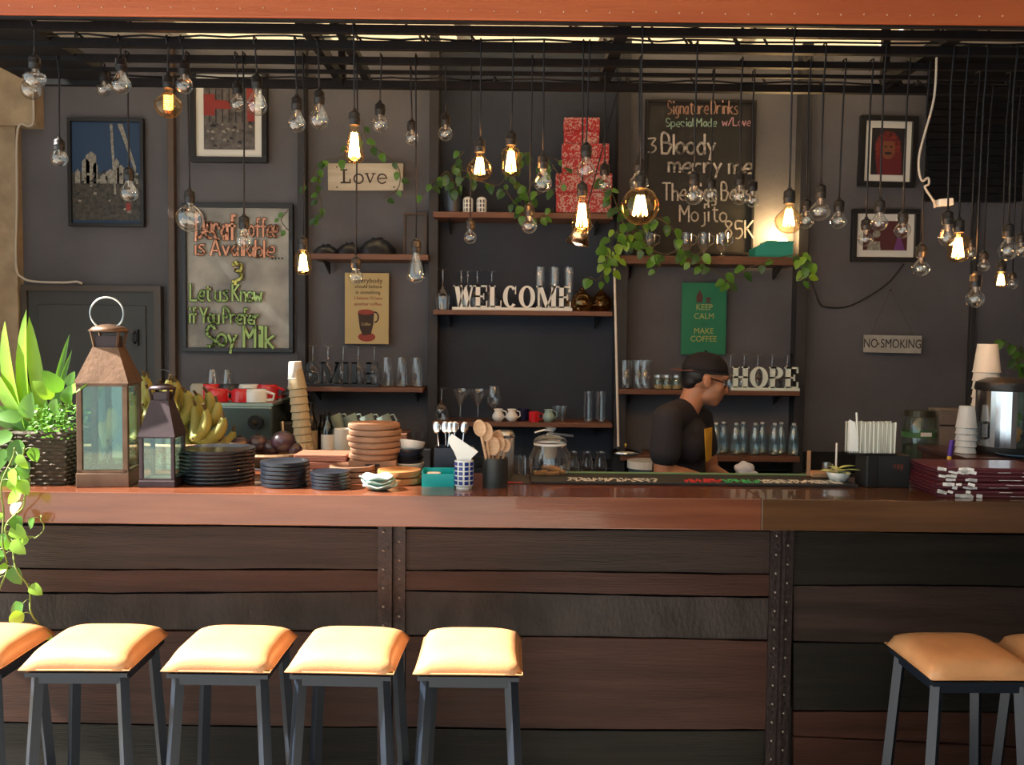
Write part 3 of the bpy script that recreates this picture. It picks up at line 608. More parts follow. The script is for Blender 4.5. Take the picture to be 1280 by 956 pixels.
BT = [
 (43, 68, 110, 27, 'A', 0, 0, 'clear pear bulb hanging in front of the left plaster pier'),
 (38, 84, 124, 25, 'G', 0, 2, 'clear globe bulb peeping out below the leftmost pear bulb'),
 (74, 172, 208, 20, 'G', 0, 2, 'small clear bulb on long cord, just left of the blue sky picture'),
 (130, 88, 120, 18, 'G', 0, 3, 'small clear globe touching a larger bulb, above the blue sky picture'),
 (151, 70, 117, 24, 'A', 0, 1, 'clear pear bulb above the right half of the blue sky picture'),
 (210, 92, 147, 33, 'A', 2, 1, 'round bulb with glowing orange spiral filament'),
 (230, 76, 117, 21, 'G', 0, 1, 'clear bulb just left of the red awning picture top'),
 (161, 208, 252, 22, 'A', 0, 2, 'clear bulb hanging in front of the blue sky picture'),
 (237, 236, 290, 34, 'G', 0, 2, 'big clear globe bulb over the top left corner of the Decaf sign'),
 (297, 101, 139, 18, 'G', 0, 2, 'small bulb with long socket in front of the red awning picture'),
 (321, 92, 144, 25, 'A', 0, 1, 'clear pear bulb over the right edge of the red awning picture'),
 (305, 268, 312, 22, 'A', 0, 2, 'clear bulb on a long cord in front of the word Available'),
 (371, 119, 165, 22, 'A', 0, 1, 'clear bulb right beside the red awning picture frame'),
 (399, 111, 161, 24, 'A', 0, 1, 'clear pear bulb with bluish sheen left of the lit tapered bulb'),
 (443, 137, 204, 25, 'S', 1, 0, 'lit tapered bulb hanging over the Love sign'),
 (475, 127, 165, 20, 'G', 0, 2, 'small clear bulb up right of the Love sign, beside the lit taper'),
 (515, 149, 181, 17, 'G', 0, 3, 'tiny clear bulb between the Love sign and the middle niche'),
 (557, 141, 176, 18, 'G', 0, 3, 'tiny clear bulb high over the potted plant in the niche'),
 (600, 172, 226, 32, 'A', 1, 1, 'lit round bulb over the white shakers on the top shelf'),
 (639, 163, 220, 24, 'T', 1, 1, 'lit tubular bulb left of the red boxes'),
 (379, 295, 344, 21, 'T', 1, 2, 'lit short tubular bulb right beside the Decaf sign'),
 (445, 320, 356, 18, 'G', 0, 2, 'small clear bulb in front of the coffee poster'),
 (520, 298, 354, 22, 'S', 0, 2, 'clear tapered bulb hanging right of the coffee poster'),
 (588, 273, 305, 16, 'G', 0, 3, 'small clear bulb hanging above the WELCOME letters'),
 (679, 192, 240, 23, 'A', 0, 1, 'clear pear bulb just left of the red boxes'),
 (662, 254, 292, 20, 'A', 0, 2, 'clear bulb hanging just under the edge of the top niche shelf'),
 (733, 178, 224, 23, 'A', 0, 1, 'clear pear bulb in front of the middle of the red boxes'),
 (756, 203, 240, 17, 'G', 0, 3, 'small bulb with long black socket at right side of the red boxes'),
 (728, 227, 291, 26, 'S', 1, 1, 'lit tapered bulb in front of the lowest red box'),
 (799, 196, 240, 24, 'A', 0, 2, 'clear pear bulb behind and above the large lit globe'),
 (801, 216, 281, 47, 'G', 1, 0, 'large lit globe bulb over the left edge of the menu board'),
 (868, 214, 256, 25, 'A', 0, 1, 'clear bulb over the middle of the menu board, largest there'),
 (889, 222, 252, 17, 'G', 0, 3, 'tiny bulb in front of the menu board, second in its row of four'),
 (925, 214, 256, 22, 'A', 0, 2, 'clear bulb over the right part of the menu board'),
 (941, 224, 259, 16, 'G', 0, 3, 'tiny bulb at the right edge of the menu board'),
 (987, 235, 292, 34, 'A', 1, 0, 'lit bulb glowing just above the teal box'),
 (1008, 248, 286, 21, 'G', 0, 2, 'clear bulb partly behind the lit bulb above the teal box'),
 (1026, 229, 276, 26, 'A', 0, 1, 'clear pear bulb right of the lit bulb above the teal box'),
 (1049, 248, 286, 20, 'G', 0, 2, 'clear bulb left of the lower right picture'),
 (1083, 272, 308, 19, 'A', 0, 2, 'clear bulb over the left edge of the lower right picture'),
 (1100, 248, 289, 21, 'A', 0, 1, 'clear bulb over the top edge of the lower right picture'),
 (1129, 263, 298, 20, 'G', 0, 2, 'clear bulb over the right edge of the lower right picture'),
 (1152, 304, 346, 22, 'A', 0, 2, 'clear flared bulb below and right of the lower right picture'),
 (1185, 262, 308, 21, 'A', 0, 1, 'clear bulb under the white junction block'),
 (1199, 272, 328, 25, 'T', 1, 1, 'lit stubby bulb right of the junction block bulb'),
 (1214, 296, 326, 16, 'G', 0, 3, 'tiny bulb tucked right behind the lit stubby bulb'),
 (1220, 340, 385, 23, 'A', 0, 1, 'clear bulb hanging lowest on the right'),
 (1230, 313, 340, 14, 'G', 0, 4, 'tiny clear bulb just above the lowest right bulb'),
 (1261, 278, 325, 24, 'A', 0, 1, 'clear pear bulb near the right edge, over a small lit bulb'),
 (1252, 325, 360, 15, 'T', 1, 3, 'small lit tubular bulb near the right edge'),
 (1266, 339, 362, 13, 'G', 0, 4, 'tiny clear bulb right beside the small lit tubular bulb'),
 (1277, 290, 322, 17, 'G', 0, 3, 'small clear bulb cut by the right edge of the picture'),
]
for a in BT: bulb(*a)
# cone shaded reflector lamp behind the lit tapered bulb
p = P(733, 262, 3.50); t = thing('cone_lamp', 'small brass cone lamp tilted behind the lit tapered bulb', 'lamp', p, rot=Euler((0, math.radians(14), 0)))
B().tube([(0, 0, 0), (0, 0, ZR - p.z)], .003, 6).out('cord', cordm, t)
B().lathe([(0, .006), (.016, .004), (.017, -.04), (0, -.04)], 12).out('socket', black, t)
B().lathe([(.018, -.035), (.026, -.08), (.045, -.135), (.047, -.137), (.028, -.08), (.020, -.035)], 20).out('shade', mat('brass_mirror', (.75, .55, .35), .2, 1), t, smooth=True)
B().ball((0, 0, -.115), .026, 12).out('lamp_bulb', mat('warm_lamp', (1, .75, .5), emit=5, ecol=(1, .7, .4)), t)
# ------------------------------------------------------------------ stools
def make_stool(label):
    t = thing('bar_stool', label, 'stool', (0, 0, 0), group='square tan bar stools'); w = .31; N = 14; b = B()
    vs = {}
    for s_ in (0, 1):
        for i in range(N + 1):
            for j in range(N + 1):
                u, v = i / N * 2 - 1, j / N * 2 - 1
                e = (1 - u ** 4) * (1 - v ** 4); pin = 1 - .045 * (1 - max(abs(u), abs(v)) ** 2 * 0) * ((abs(u) if abs(v) > .99 else 0) * 0)
                sq = 1 - .035 * (1 - (u * v) ** 2) * (1 if max(abs(u), abs(v)) > .9 else .5)
                x, y = u * w / 2 * sq, v * w / 2 * sq
                hgt = .012 + .052 * (e ** .42) if s_ else -.004 * e
                if s_ == 1 and e < 1e-9: vs[(1, i, j)] = vs[(0, i, j)]; continue
                if s_ == 0 and max(abs(u), abs(v)) > .999: hgt = .010
                vs[(s_, i, j)] = b.bm.verts.new((x, y, .668 + hgt))
    for s_ in (0, 1):
        for i in range(N):
            for j in range(N): b.bm.faces.new((vs[(s_, i, j)], vs[(s_, i + 1, j)], vs[(s_, i + 1, j + 1)], vs[(s_, i, j + 1)]))
    st = b.out('seat', leather, t, smooth=True)
    B().tube([(u * w / 2 * .975, v * w / 2 * .975, .678) for u, v in ((-1, -1), (0, -.985), (1, -1), (.985, 0), (1, 1), (0, .985), (-1, 1), (-.985, 0))], .0022, 5, closed=True).out('seam', leather, st)
    b = B(); b.box((0, 0, .660), (w - .025, w - .025, .012)); b.box((0, -.115, .642), (.25, .024, .024)); b.box((0, .115, .642), (.25, .024, .024)); b.box((-.115, 0, .642), (.024, .25, .024)); b.box((.115, 0, .642), (.024, .25, .024))
    b.out('seat_frame', leg_m, t)
    for sx in (-1, 1):
        for sy in (-1, 1): B().beam((sx * .118, sy * .115, .655), (sx * .155, sy * .150, 0), .026).out('leg', leg_m, t)
    q = .142
    for a_, c_ in (((-q, -q, .20), (q, -q, .20)), ((-q, q, .20), (q, q, .20)), ((-q, -q, .26), (-q, q, .26)), ((q, -q, .26), (q, q, .26))): B().beam(a_, c_, .018).out('footrest', leg_m, t)
    return t
YS = 2.47 + .155
ST = [(-69, 'tan square stool cut by the left edge of the picture'), (91, 'tan square stool below the trailing vine, second from the left edge'), (270, 'tan square stool, middle one of the left row of five'),
      (426, 'tan square stool in front of the left steel strap'), (585, 'tan square stool at the right end of the left row'), (1231, 'tan square stool standing alone in shade at right'), (1384, 'tan square stool cut by the right edge of the picture')]
sp_ = make_stool(ST[0][1])
for i, (px, lb) in enumerate(ST):
    x = P(px, 858, 2.47).x; place(sp_, USED, (x, YS, 0), lb, 'square tan bar stools', rz=[0, .02, -.01, -.03, .0, .02, .0][i])
# ------------------------------------------------------------------ glassware prototypes (upright, base at 0)
def glass_thing(name, label, cat, prof, m, loc, group=None, seg=18, flip=False, H=None, rz=0, extra=None):
    t = thing(name, label, cat, loc, rz, group)
    if m in (glass, tglass, brown_gl): prof = outer(prof)
    if flip: prof = [(r_, H - z_) for r_, z_ in prof]
    B().lathe(prof, seg).out('glass_body', m, t, smooth=True, angle=50)
    if extra: extra(t)
    return t
wine = [(.034, 0), (.033, .003), (.006, .008), (.004, .02), (.004, .085), (.012, .095), (.032, .115), (.038, .145), (.034, .185), (.031, .205), (.030, .205), (.033, .183), (.036, .145), (.030, .117), (.008, .099), (0, .098)]
def outer(pr):
    i = max(range(len(pr)), key=lambda k: pr[k][1]); return pr[:i + 1]
def conv(pr, sr, sz): return [(a * sr, b_ * sz) for a, b_ in pr]
def glasses(name, cat, prof, H, pxs, shelfz, Y, m, labels, group, flip=False, seg=16, sr=1):
    pr = conv(prof, sr, 1); mx = None
    for i, px in enumerate(pxs):
        lb = labels if isinstance(labels, str) else labels[i]; x = P(px, 420, Y).x + 0
        if mx is None: mx = glass_thing(name, lb, cat, pr, m, (x, Y, shelfz), group, seg, flip, H)
        else: copy_tree(mx, (x, Y, shelfz), lb)
g_ = 'upturned wine glasses behind the WELCOME letters'
glasses('wine_glass', 'wine glass', wine, .205, [553], S3, 4.56, glass, 'upturned wine glass standing left of the WELCOME letters', g_, True)
glasses('wine_glass', 'wine glass', wine, .205, [576, 584, 596, 614], S3, 4.64, glass, ['upturned wine glass behind the W of WELCOME', 'upturned wine glass behind the first E of WELCOME', 'upturned wine glass behind gap of E and L in WELCOME', 'upturned wine glass behind the L of WELCOME'], g_, True)
flute = [(0, 0.002), (.020, .002), (.022, .01), (.024, .20), (.026, .225), (.025, .225), (.022, .02), (0, .012)]
glasses('tall_glass', 'glass', flute, .225, [674, 692, 710], S3, 4.62, glass, ['tall straight glass behind the M of WELCOME', 'tall straight glass between M and E of WELCOME', 'tall straight glass behind the last E of WELCOME'], 'tall glasses behind the WELCOME letters', sr=1.05)
teapot = [(0, .002), (.035, .002), (.05, .02), (.054, .045), (.045, .075), (.028, .09), (.022, .094), (.024, .10), (.010, .108), (.008, .118), (0, .122)]
for px, Y, lb in ((727, 4.54, 'amber glass teapot right beside the WELCOME letters'), (751, 4.66, 'amber glass teapot at the right end of the WELCOME shelf')):
    t = glass_thing('glass_teapot', lb, 'teapot', teapot, brown_gl, (P(px, 400, Y).x, Y, S3), 'amber teapots on the WELCOME shelf')
    B().tube([(-.045, 0, .03), (-.075, 0, .05), (-.085, 0, .085)], [.010, .007, .005], 8).out('spout', brown_gl, t); B().tube([(.045, 0, .07), (.075, 0, .07), (.078, 0, .035), (.05, 0, .025)], .004, 6).out('handle', brown_gl, t)
wine2 = wine
glasses('wine_glass', 'wine glass', wine2, .205, [391, 410, 429, 448, 468], S4, 4.64, glass, ['upturned wine glass behind the S of SMILE', 'upturned wine glass behind the M of SMILE', 'upturned wine glass behind the I of SMILE', 'upturned wine glass behind the L of SMILE', 'upturned wine glass behind the E of SMILE'], 'upturned wine glasses behind the SMILE letters', True, sr=1.02)
tumb = [(0, .0), (.031, .0), (.033, .004), (.026, .145), (.025, .150), (.024, .150), (.030, .012), (0, .008)]
glasses('tall_glass', 'glass', tumb, .15, [484, 502, 521], S4, 4.56, glass, ['upturned tapering glass beside the SMILE letters', 'upturned tapering glass, middle one right of SMILE', 'upturned tapering glass at right end of the SMILE shelf'], 'tapering glasses right of the SMILE letters')
glasses('wine_glass', 'wine glass', wine, .165, [551], S5, 4.56, glass, 'upturned wine glass at the left end of the lowest middle shelf', None, True, sr=1.1) if 0 else glass_thing('wine_glass', 'upturned wide wine glass at left end of the lowest middle shelf', 'wine glass', conv(wine, 1.15, .8), glass, (P(552, 500, 4.56).x, 4.56, S5), None, 18, True, .164)
marg = [(0, 0), (.034, 0), (.005, .008), (.005, .075), (.018, .095), (.022, .105), (.044, .135), (.048, .160), (.046, .160), (.040, .136), (.018, .108), (0, .095)]
glasses('margarita_glass', 'glass', marg, .16, [576, 598], S5, 4.58, glass, ['upright margarita glass right of the upturned wine glass', 'upright margarita glass beside the brandy glass'], 'margarita glasses on the lowest middle shelf')
brand = [(0, 0), (.032, 0), (.005, .007), (.005, .04), (.030, .06), (.046, .10), (.040, .145), (.032, .175), (.031, .175), (.044, .10), (.028, .064), (0, .05)]
glasses('brandy_glass', 'glass', brand, .17, [618], S5, 4.62, glass, 'round bowled brandy glass behind the small white jugs', None)
for px, m_, lb in ((623, white, 'small white jug, left of the two white jugs'), (640, white, 'small white jug, right of the two white jugs'), (686, mat('mint_glaze', (.30, .46, .42), .3, coat=.3), 'small mint green jug right of the red cup')):
    t = thing('milk_jug', lb, 'jug', (P(px, 500, 4.54).x, 4.54, S5), group='small jugs on the lowest middle shelf')
    B().lathe([(0, 0), (.018, 0), (.030, .018), (.031, .030), (.020, .048), (.019, .054), (.024, .064), (.022, .064), (.017, .054), (.018, .048), (0, .04)], 18).out('body', m_, t, smooth=True)
    B().tube([(.022, 0, .056), (.040, 0, .050), (.042, 0, .030), (.028, 0, .02)], .0035, 6).out('handle', m_, t)
def mug(name, lb, m_, loc, r=.032, h=.07, group=None, rot=None, hs=1, cat='mug'):
    t = thing(name, lb, cat, loc, 0, group, rot)
    B().lathe([(0, 0), (r * .85, 0), (r, h * .2), (r, h), (r * .92, h), (r * .9, h * .15), (0, h * .1)], 20).out('body', m_, t, smooth=True, angle=60)
    B().tube([(hs * r * .9, 0, h * .85), (hs * r * 1.55, 0, h * .8), (hs * r * 1.65, 0, h * .4), (hs * r * .9, 0, h * .18)], r * .13, 6).out('handle', m_, t); return t
redg = mat('red_glaze', (.62, .02, .03), .25, coat=.4)
mug('mug', 'small red cup on the lowest middle shelf', redg, (P(668, 500, 4.54).x, 4.54, S5), .028, .052); mug('mug', 'small dark blue cup left of the small red cup', mat('navy_glaze', (.012, .014, .06), .3), (P(654, 500, 4.6).x, 4.6, S5), .034, .062)
glasses('small_glass', 'glass', [(0, 0), (.02, 0), (.026, .075), (.025, .075), (.019, .006), (0, .006)], .075, [697, 704], S5, 4.62, glass, ['small glass right behind the mint jug', 'small glass one place right of the mint jug'], 'small glasses beside the mint jug')
glasses('tall_glass', 'glass', [(0, 0), (.022, 0), (.024, .01), (.026, .155), (.025, .155), (.021, .012), (0, .01)], .155, [736, 752], S5, 4.58, glass, ['tall straight glass, left of the pair near the white rod', 'tall straight glass, right of the pair near the white rod'], 'pair of tall glasses on the lowest middle shelf')
# right shelves
tum2 = [(0, 0), (.026, 0), (.034, .065), (.031, .07), (.035, .145), (.034, .145), (.030, .07), (.025, .006), (0, .006)]
glasses('tumbler', 'glass', tum2, .145, [783, 799, 807], S7, 4.60, glass, ['stacked pair of tumblers at the left end of the HOPE shelf', 'stacked pair of tumblers, middle of the three', 'stacked pair of tumblers, right of the three'], 'stacked tumblers on the HOPE shelf')
for i, px in enumerate((823, 834, 846)):
    t = glass_thing('candle_jar', ['small glass jar beside the stacked tumblers', 'small glass jar, middle of three behind the barista', 'small glass jar closest behind the barista cap'][i], 'jar', [(0, 0), (.024, 0), (.026, .004), (.026, .055), (.022, .060), (.021, .060), (.024, .05), (.024, .006), (0, .006)], tglass, (P(px, 480, 4.58).x, 4.58, S7), 'small jars left of the barista')
    B().cyl((0, 0, .060), .024, .012, 16).out('lid', brushed, t); B().cyl((0, 0, .004), .022, .018, 14).out('candle', mat('candle_wax', (.45, .32, .18), .6), t)
glasses('wine_glass', 'wine glass', wine, .18, [914, 931, 948, 966, 985], S7, 4.65, glass, ['upturned wine glass at the left of the H of HOPE', 'upturned wine glass behind the H of HOPE', 'upturned wine glass behind the O of HOPE', 'upturned wine glass behind the P of HOPE', 'upturned wine glass behind the E of HOPE'], 'upturned wine glasses behind the HOPE letters', True)
def make_bottle(lb, x):
    t = thing('bottle', lb, 'bottle', (x, 4.56, S8), 0, 'empty swing top bottles on the lowest right shelf')
    B().lathe([(0, 0), (.023, 0), (.0265, .004), (.0265, .085), (.022, .115), (.015, .135), (.014, .150), (.016, .153), (.012, .155)], 14).out('glass_body', bottleg, t, smooth=True)
    B().cyl((0, 0, .154), .010, .010, 10).out('stopper', white, t); B().tube([(-.013, 0, .13), (-.016, 0, .15), (0, 0, .168), (.016, 0, .15), (.013, 0, .13)], .0013, 4).out('wire_clip', chrome, t); return t
bl = ['right beside the barista chest', 'second from the barista', 'third from the barista', 'fourth from the barista', 'middle of the bottle row', 'fourth from the right end of the shelf', 'third from the right end of the shelf', 'next to last before the shelf end', 'at the right end of the bottle shelf']
b0 = None
for i, px in enumerate((895, 907, 920, 932, 944, 956, 968, 980, 992)):
    x = P(px, 550, 4.56).x
    if b0 is None: b0 = make_bottle('empty clear swing top bottle ' + bl[0], x)
    else: copy_tree(b0, (x, 4.56 + (.05 if i % 2 else 0), S8), 'empty clear swing top bottle ' + bl[i])
# S6 contents: footed mugs, teal box
def irish(px, lb, Y=4.60):
    t = glass_thing('footed_mug', lb, 'glass mug', [(0, 0), (.030, 0), (.006, .012), (.007, .03), (.026, .05), (.031, .08), (.031, .125), (.030, .125), (.029, .08), (.024, .054), (0, .04)], glass, (P(px, 300, Y).x, Y, S6), 'footed glass mugs on the menu board shelf')
    B().tube([(.029, 0, .115), (.052, 0, .105), (.050, 0, .075), (.026, 0, .06)], .004, 6).out('handle', glass, t)
for px, lb in ((812, 'footed glass mug half hidden in the vine'), (858, 'footed glass mug at the left of the visible three'), (880, 'footed glass mug in the middle of the visible three'), (903, 'footed glass mug below the price 85K')): irish(px, lb)
tb0, tb1 = P(943, 320, 4.56), P(990, 303, 4.56); teal = mat('teal_card', (.02, .32, .25), .6)
t = thing('teal_box', 'teal cardboard box at right end of the menu board shelf', 'box', ((tb0.x + tb1.x) / 2, 4.60, S6)); wbx = tb1.x - tb0.x; hb = tb1.z - S6
B().prism([(-wbx / 2, -.06, 0), (wbx / 2, -.06, 0), (wbx / 2, -.06, hb), (-wbx * .2, -.06, hb), (-wbx / 2, -.06, hb * .62)], (0, .13, 0)).out('box_body', teal, t)
B().prism([(-wbx * .2, -.064, hb), (wbx / 2 + .002, -.064, hb), (wbx / 2 + .002, -.064, hb + .005), (-wbx * .2, -.064, hb + .005)], (0, .138, 0)).out('lid', mat('teal_card'), t)
def pot(lb, px, zs, Y, r, h, m_):
    t = thing('plant_pot', lb, 'pot', (P(px, 300, Y).x, Y, zs)); b = B()
    b.lathe([(0, 0), (r * .78, 0), (r * .97, h * .9), (r * 1.05, h * .9), (r * 1.05, h), (r * .9, h), (r * .85, h * .85), (0, h * .85)], 22).out('pot_body', m_, t, smooth=True, angle=40)
    B().cyl((0, 0, h * .8), r * .85, h * .08, 16).out('soil', mat('soil', (.03, .02, .012), .95, bump=.8), t); return t
pot('dark metal pot on the top shelf of the middle niche', 567, S2, 4.60, .058, .13, mat('bucket_metal', (.05, .06, .075), .35, .6)); pot('dark pot behind the hanging vine on the menu board shelf', 788, S6, 4.62, .055, .12, black)
for px, lb in ((585, 'white slatted shaker, nearer the metal pot'), (602, 'white slatted shaker, further right of the metal pot')):
    t = thing('shaker', lb, 'shaker', (P(px, 250, 4.56).x, 4.56, S2), 0, 'white slatted shakers on the niche top shelf')
    B().lathe([(0, 0), (.022, 0), (.022, .066), (0, .066)], 14).out('inner', mat('dark_inner', (.08, .08, .09), .6), t); B().lathe([(0, .064), (.025, .064), (.022, .074), (.012, .08), (0, .08)], 14).out('cap', white, t)
    B().cyl((0, 0, 0), .025, .006, 14).out('base', white, t)
    for k in range(9): a = 2 * PI * k / 9; B().box((.0235 * math.cos(a), .0235 * math.sin(a), .034), (.007, .003, .064), Euler((0, 0, a + PI / 2))).out('rib', white, t)
    for z_ in (.022, .043): B().lathe([(.0225, z_), (.025, z_), (.025, z_ + .006), (.0225, z_ + .006)], 14).out('hoop', white, t)
# red patterned boxes
redb = bpy.data.materials.new('red_floral_card'); redb.use_nodes = True; nt = redb.node_tree; bs = nt.nodes['Principled BSDF']; bs.inputs['Roughness'].default_value = .55
tc = nt.nodes.new('ShaderNodeTexCoord'); vz = nt.nodes.new('ShaderNodeTexNoise'); vz.inputs['Scale'].default_value = 42; vz.inputs['Distortion'].default_value = 2.2; vz.inputs['Detail'].default_value = 1
rp = nt.nodes.new('ShaderNodeValToRGB'); rp.color_ramp.interpolation = 'CONSTANT'; rp.color_ramp.elements[0].color = (.36, .012, .016, 1); rp.color_ramp.elements[1].position = .54; rp.color_ramp.elements[1].color = (.46, .29, .25, 1)
nt.links.new(tc.outputs['Object'], vz.inputs[0]); nt.links.new(vz.outputs['Fac'], rp.inputs[0]); nt.links.new(rp.outputs[0], bs.inputs['Base Color'])
MT['red_floral_card'] = redb; redpl = mat('red_card', (.34, .014, .018), .5)
zt_ = S2; Yb = 4.58
bx = [(697, 766, 49, 'lowest and widest red patterned gift box in the stack'), (704, 762, 37, 'middle red patterned gift box in the stack'), (706, 750, 33, 'topmost red patterned gift box in the stack')]
for px0, px1, hpx, lb in bx:
    w_ = (px1 - px0) / K(4.46); h_ = hpx / K(4.46) * 1.0; x = P((px0 + px1) / 2, 220, 4.47).x
    t = thing('gift_box', lb, 'box', (x, Yb, zt_), random.uniform(-.05, .05), 'red patterned gift boxes on the niche top shelf')
    B().box((0, 0, h_ * .26), (w_, w_ * .6, h_ * .5), bev=.004).out('box_body', redb, t); B().box((0, 0, h_ * .76), (w_ * 1.02, w_ * .62, h_ * .47), bev=.005).out('lid', redb, t)
    B().box((0, 0, h_ * .515), (w_ * 1.03, w_ * .63, .006)).out('lid_rim', redpl, t); zt_ += h_ + .001
# dark trays and frame on the left upper shelf
for i, (px, r_, h_) in enumerate(((408, .07, .05), (437, .07, .06), (472, .10, .085))):
    t = thing('dark_bowl', ['low dark upturned bowl at the left of the Love shelf', 'dark upturned bowl in the middle of the Love shelf', 'widest dark upturned bowl on the Love shelf'][i], 'bowl', (P(px, 300, 4.62).x, 4.62, S1))
    B().lathe([(r_, 0), (r_ * .95, h_ * .4), (r_ * .6, h_ * .85), (r_ * .3, h_), (0, h_)], 20).out('body', blackgl, t, smooth=True); B().lathe([(r_ * .3, h_), (r_ * .3, h_ + .006), (r_ * .25, h_ + .006), (0, h_)], 16).out('foot', blackgl, t)
t, *_ = frame('leaning_frame', 'small dark bare frame standing at the right end of the Love shelf', 'frame', 504, 262, 534, 317, .012, mat('frame_brown', (.06, .035, .022), .5), mat('frame_dark', (.03, .028, .03), .4), Y=4.66, dep=.02); t.location.z = S1
# ------------------------------------------------------------------ things on the bar top
def on_top(px, Y): return (P(px, 610, Y).x, Y, ZT)
bronze = mat('bronze_sheet', (.15, .090, .060), .45, .7, var=.25, scale=14, bump=.12, bscale=60); lant_dk = mat('dark_bronze', (.05, .035, .040), .5, .6, var=.2, scale=20)
paneg = thin_glass('lantern_pane', (.90, .97, .93), .07, .03, gcol=(.85, 1, .92))
def lantern(label, loc, w, hb, hp, m_, rz, ring):
    t = thing('lantern', label, 'lantern', loc, rz)
    B().box((0, 0, hb * .07), (w * 1.04, w * 1.04, hb * .14), bev=.003).out('base', m_, t)
    p_ = w * .11
    for sx in (-1, 1):
        for sy in (-1, 1): B().box((sx * (w - p_) / 2, sy * (w - p_) / 2, hb * .56), (p_, p_, hb * .86), bev=.002).out('post', m_, t)
    for zz in (hb * .155, hb * .985): 
        b = B(); 
        for sx in (-1, 1): b.box((sx * (w - p_ * .6) / 2, 0, zz), (p_ * .6, w, p_ * .5)); b.box((0, sx * (w - p_ * .6) / 2, zz), (w - p_ * 1.2, p_ * .6, p_ * .5))
        b.out('rim', m_, t)
    for a in range(4):
        R_ = Euler((0, 0, a * PI / 2)); c = R_.to_matrix() @ Vector((0, -w / 2 + p_ * .4, hb * .57))
        B().box(c, (w - 2 * p_, .002, hb * .80), R_).out('pane', paneg, t)
    B().frustum((0, 0, hb), w * 1.06, w * 1.06, w * .50, w * .50, hp).out('roof', m_, t)
    z1 = hb + hp; b = B()
    b.frustum((0, 0, z1), w * .42, w * .42, w * .42, w * .42, .035 * w / .15); b.out('vent', lant_dk, t)
    for sx in (-1, 1):
        for sy in (-1, 1): B().beam((sx * w * .22, sy * w * .22, z1), (sx * w * .27, sy * w * .27, z1 + .05 * w / .15), .006).out('bracket', m_, t)
    B().lathe([(w * .38, 0), (w * .40, .003), (w * .30, w * .10), (w * .14, w * .15), (0, w * .16), ], 24, (0, 0, z1 + .048 * w / .15)).out('cap', m_, t, smooth=True)
    B().lathe([(w * .38, 0), (0, w * .1)], 24, (0, 0, z1 + .046 * w / .15)).out('cap_lining', lant_dk, t)
    if ring:
        zc_ = z1 + .048 * w / .15 + ring + .008; B().tube([(ring * math.cos(2 * PI * i / 32), -w * .1, zc_ + ring * math.sin(2 * PI * i / 32)) for i in range(32)], .003, 6, closed=True).out('ring', brushed, t)
    else: B().tube([(-.02, 0, z1 + .03), (-.03, 0, z1 + .06), (0, 0, z1 + .10), (.03, 0, z1 + .09)], .0016, 5).out('ring', black, t)
    return t
lantern('tall bronze lantern with glass panes at left end of the bar', (P(141, 615, 2.98).x, 2.965, ZT), .158, .335, .115, bronze, .12, .052)
lantern('small dark bronze lantern beside the tall one', (P(201, 612, 2.93).x, 2.95, ZT), .112, .165, .115, lant_dk, .03, 0)
# a lit candle glass is not visible; small glass jars stand behind the lanterns
for px, Y, lb in ((150, 3.16, 'small clear glass jar seen through the tall lantern'), (207, 3.12, 'small clear glass jar seen through the small lantern')):
    glass_thing('glass_jar', lb, 'jar', [(0, 0), (.04, 0), (.046, .01), (.046, .06), (.036, .075), (.036, .085), (.034, .085), (.034, .075), (.042, .06), (.042, .012), (0, .006)], tglass, (P(px, 610, Y).x, Y, ZT), None)
def stack(name, label, cat, px, Y, r, th, n, m_, prof=None, group=None, z0=0, jit=.003):
    pr = prof or [(0, 0), (r * .88, 0), (r * .985, th * .10), (r, th * .45), (r * .985, th * .82), (r * .92, th * .85), (r * .7, th * .45), (0, th * .42)]
    base = None
    for i in range(n):
        lb = label % (('topmost' if i == n - 1 else 'lowest' if i == 0 else ORD[i] + ' up'),); loc = (P(px, 600, Y).x + random.uniform(-jit, jit), Y, ZT + z0 + i * th * (1.02 if prof else .92) + .0005)
        if base is None:
            base = thing(name, lb, cat, loc, 0, group); B().lathe(pr, 32).out(name + '_disc', m_, base, smooth=True, angle=35)
        else: copy_tree(base, loc, lb, rz=random.uniform(0, 6) if 0 else 0)
stack('dinner_plate', 'large black plate, %s in the stack beside the small lantern', 'plate', 272, 3.06, .125, .0135, 9, blackgl, group='large black plates')
stack('side_plate', 'mid-sized black plate, %s in the stack beside the large plates', 'plate', 357, 2.97, .080, .0150, 6, blackgl, group='mid-sized black plates')
stack('saucer', 'small black saucer, %s in the stack right of the mid-sized plates', 'plate', 413, 2.93, .064, .0120, 5, blackgl, group='small black saucers')
stack('wooden_plate', 'shallow brown wooden plate, %s of the pile behind the mint bowls', 'plate', 441, 3.08, .078, .020, 3, woodd, group='brown wooden plates')
stack('wicker_bowl', 'honey brown shallow wooden bowl, %s of pile beside the teal box', 'bowl', 500, 3.04, .074, .026, 2, mat('honey_wood', (.38, .17, .06), .45, var=.2, scale=12), group='honey brown bowls')
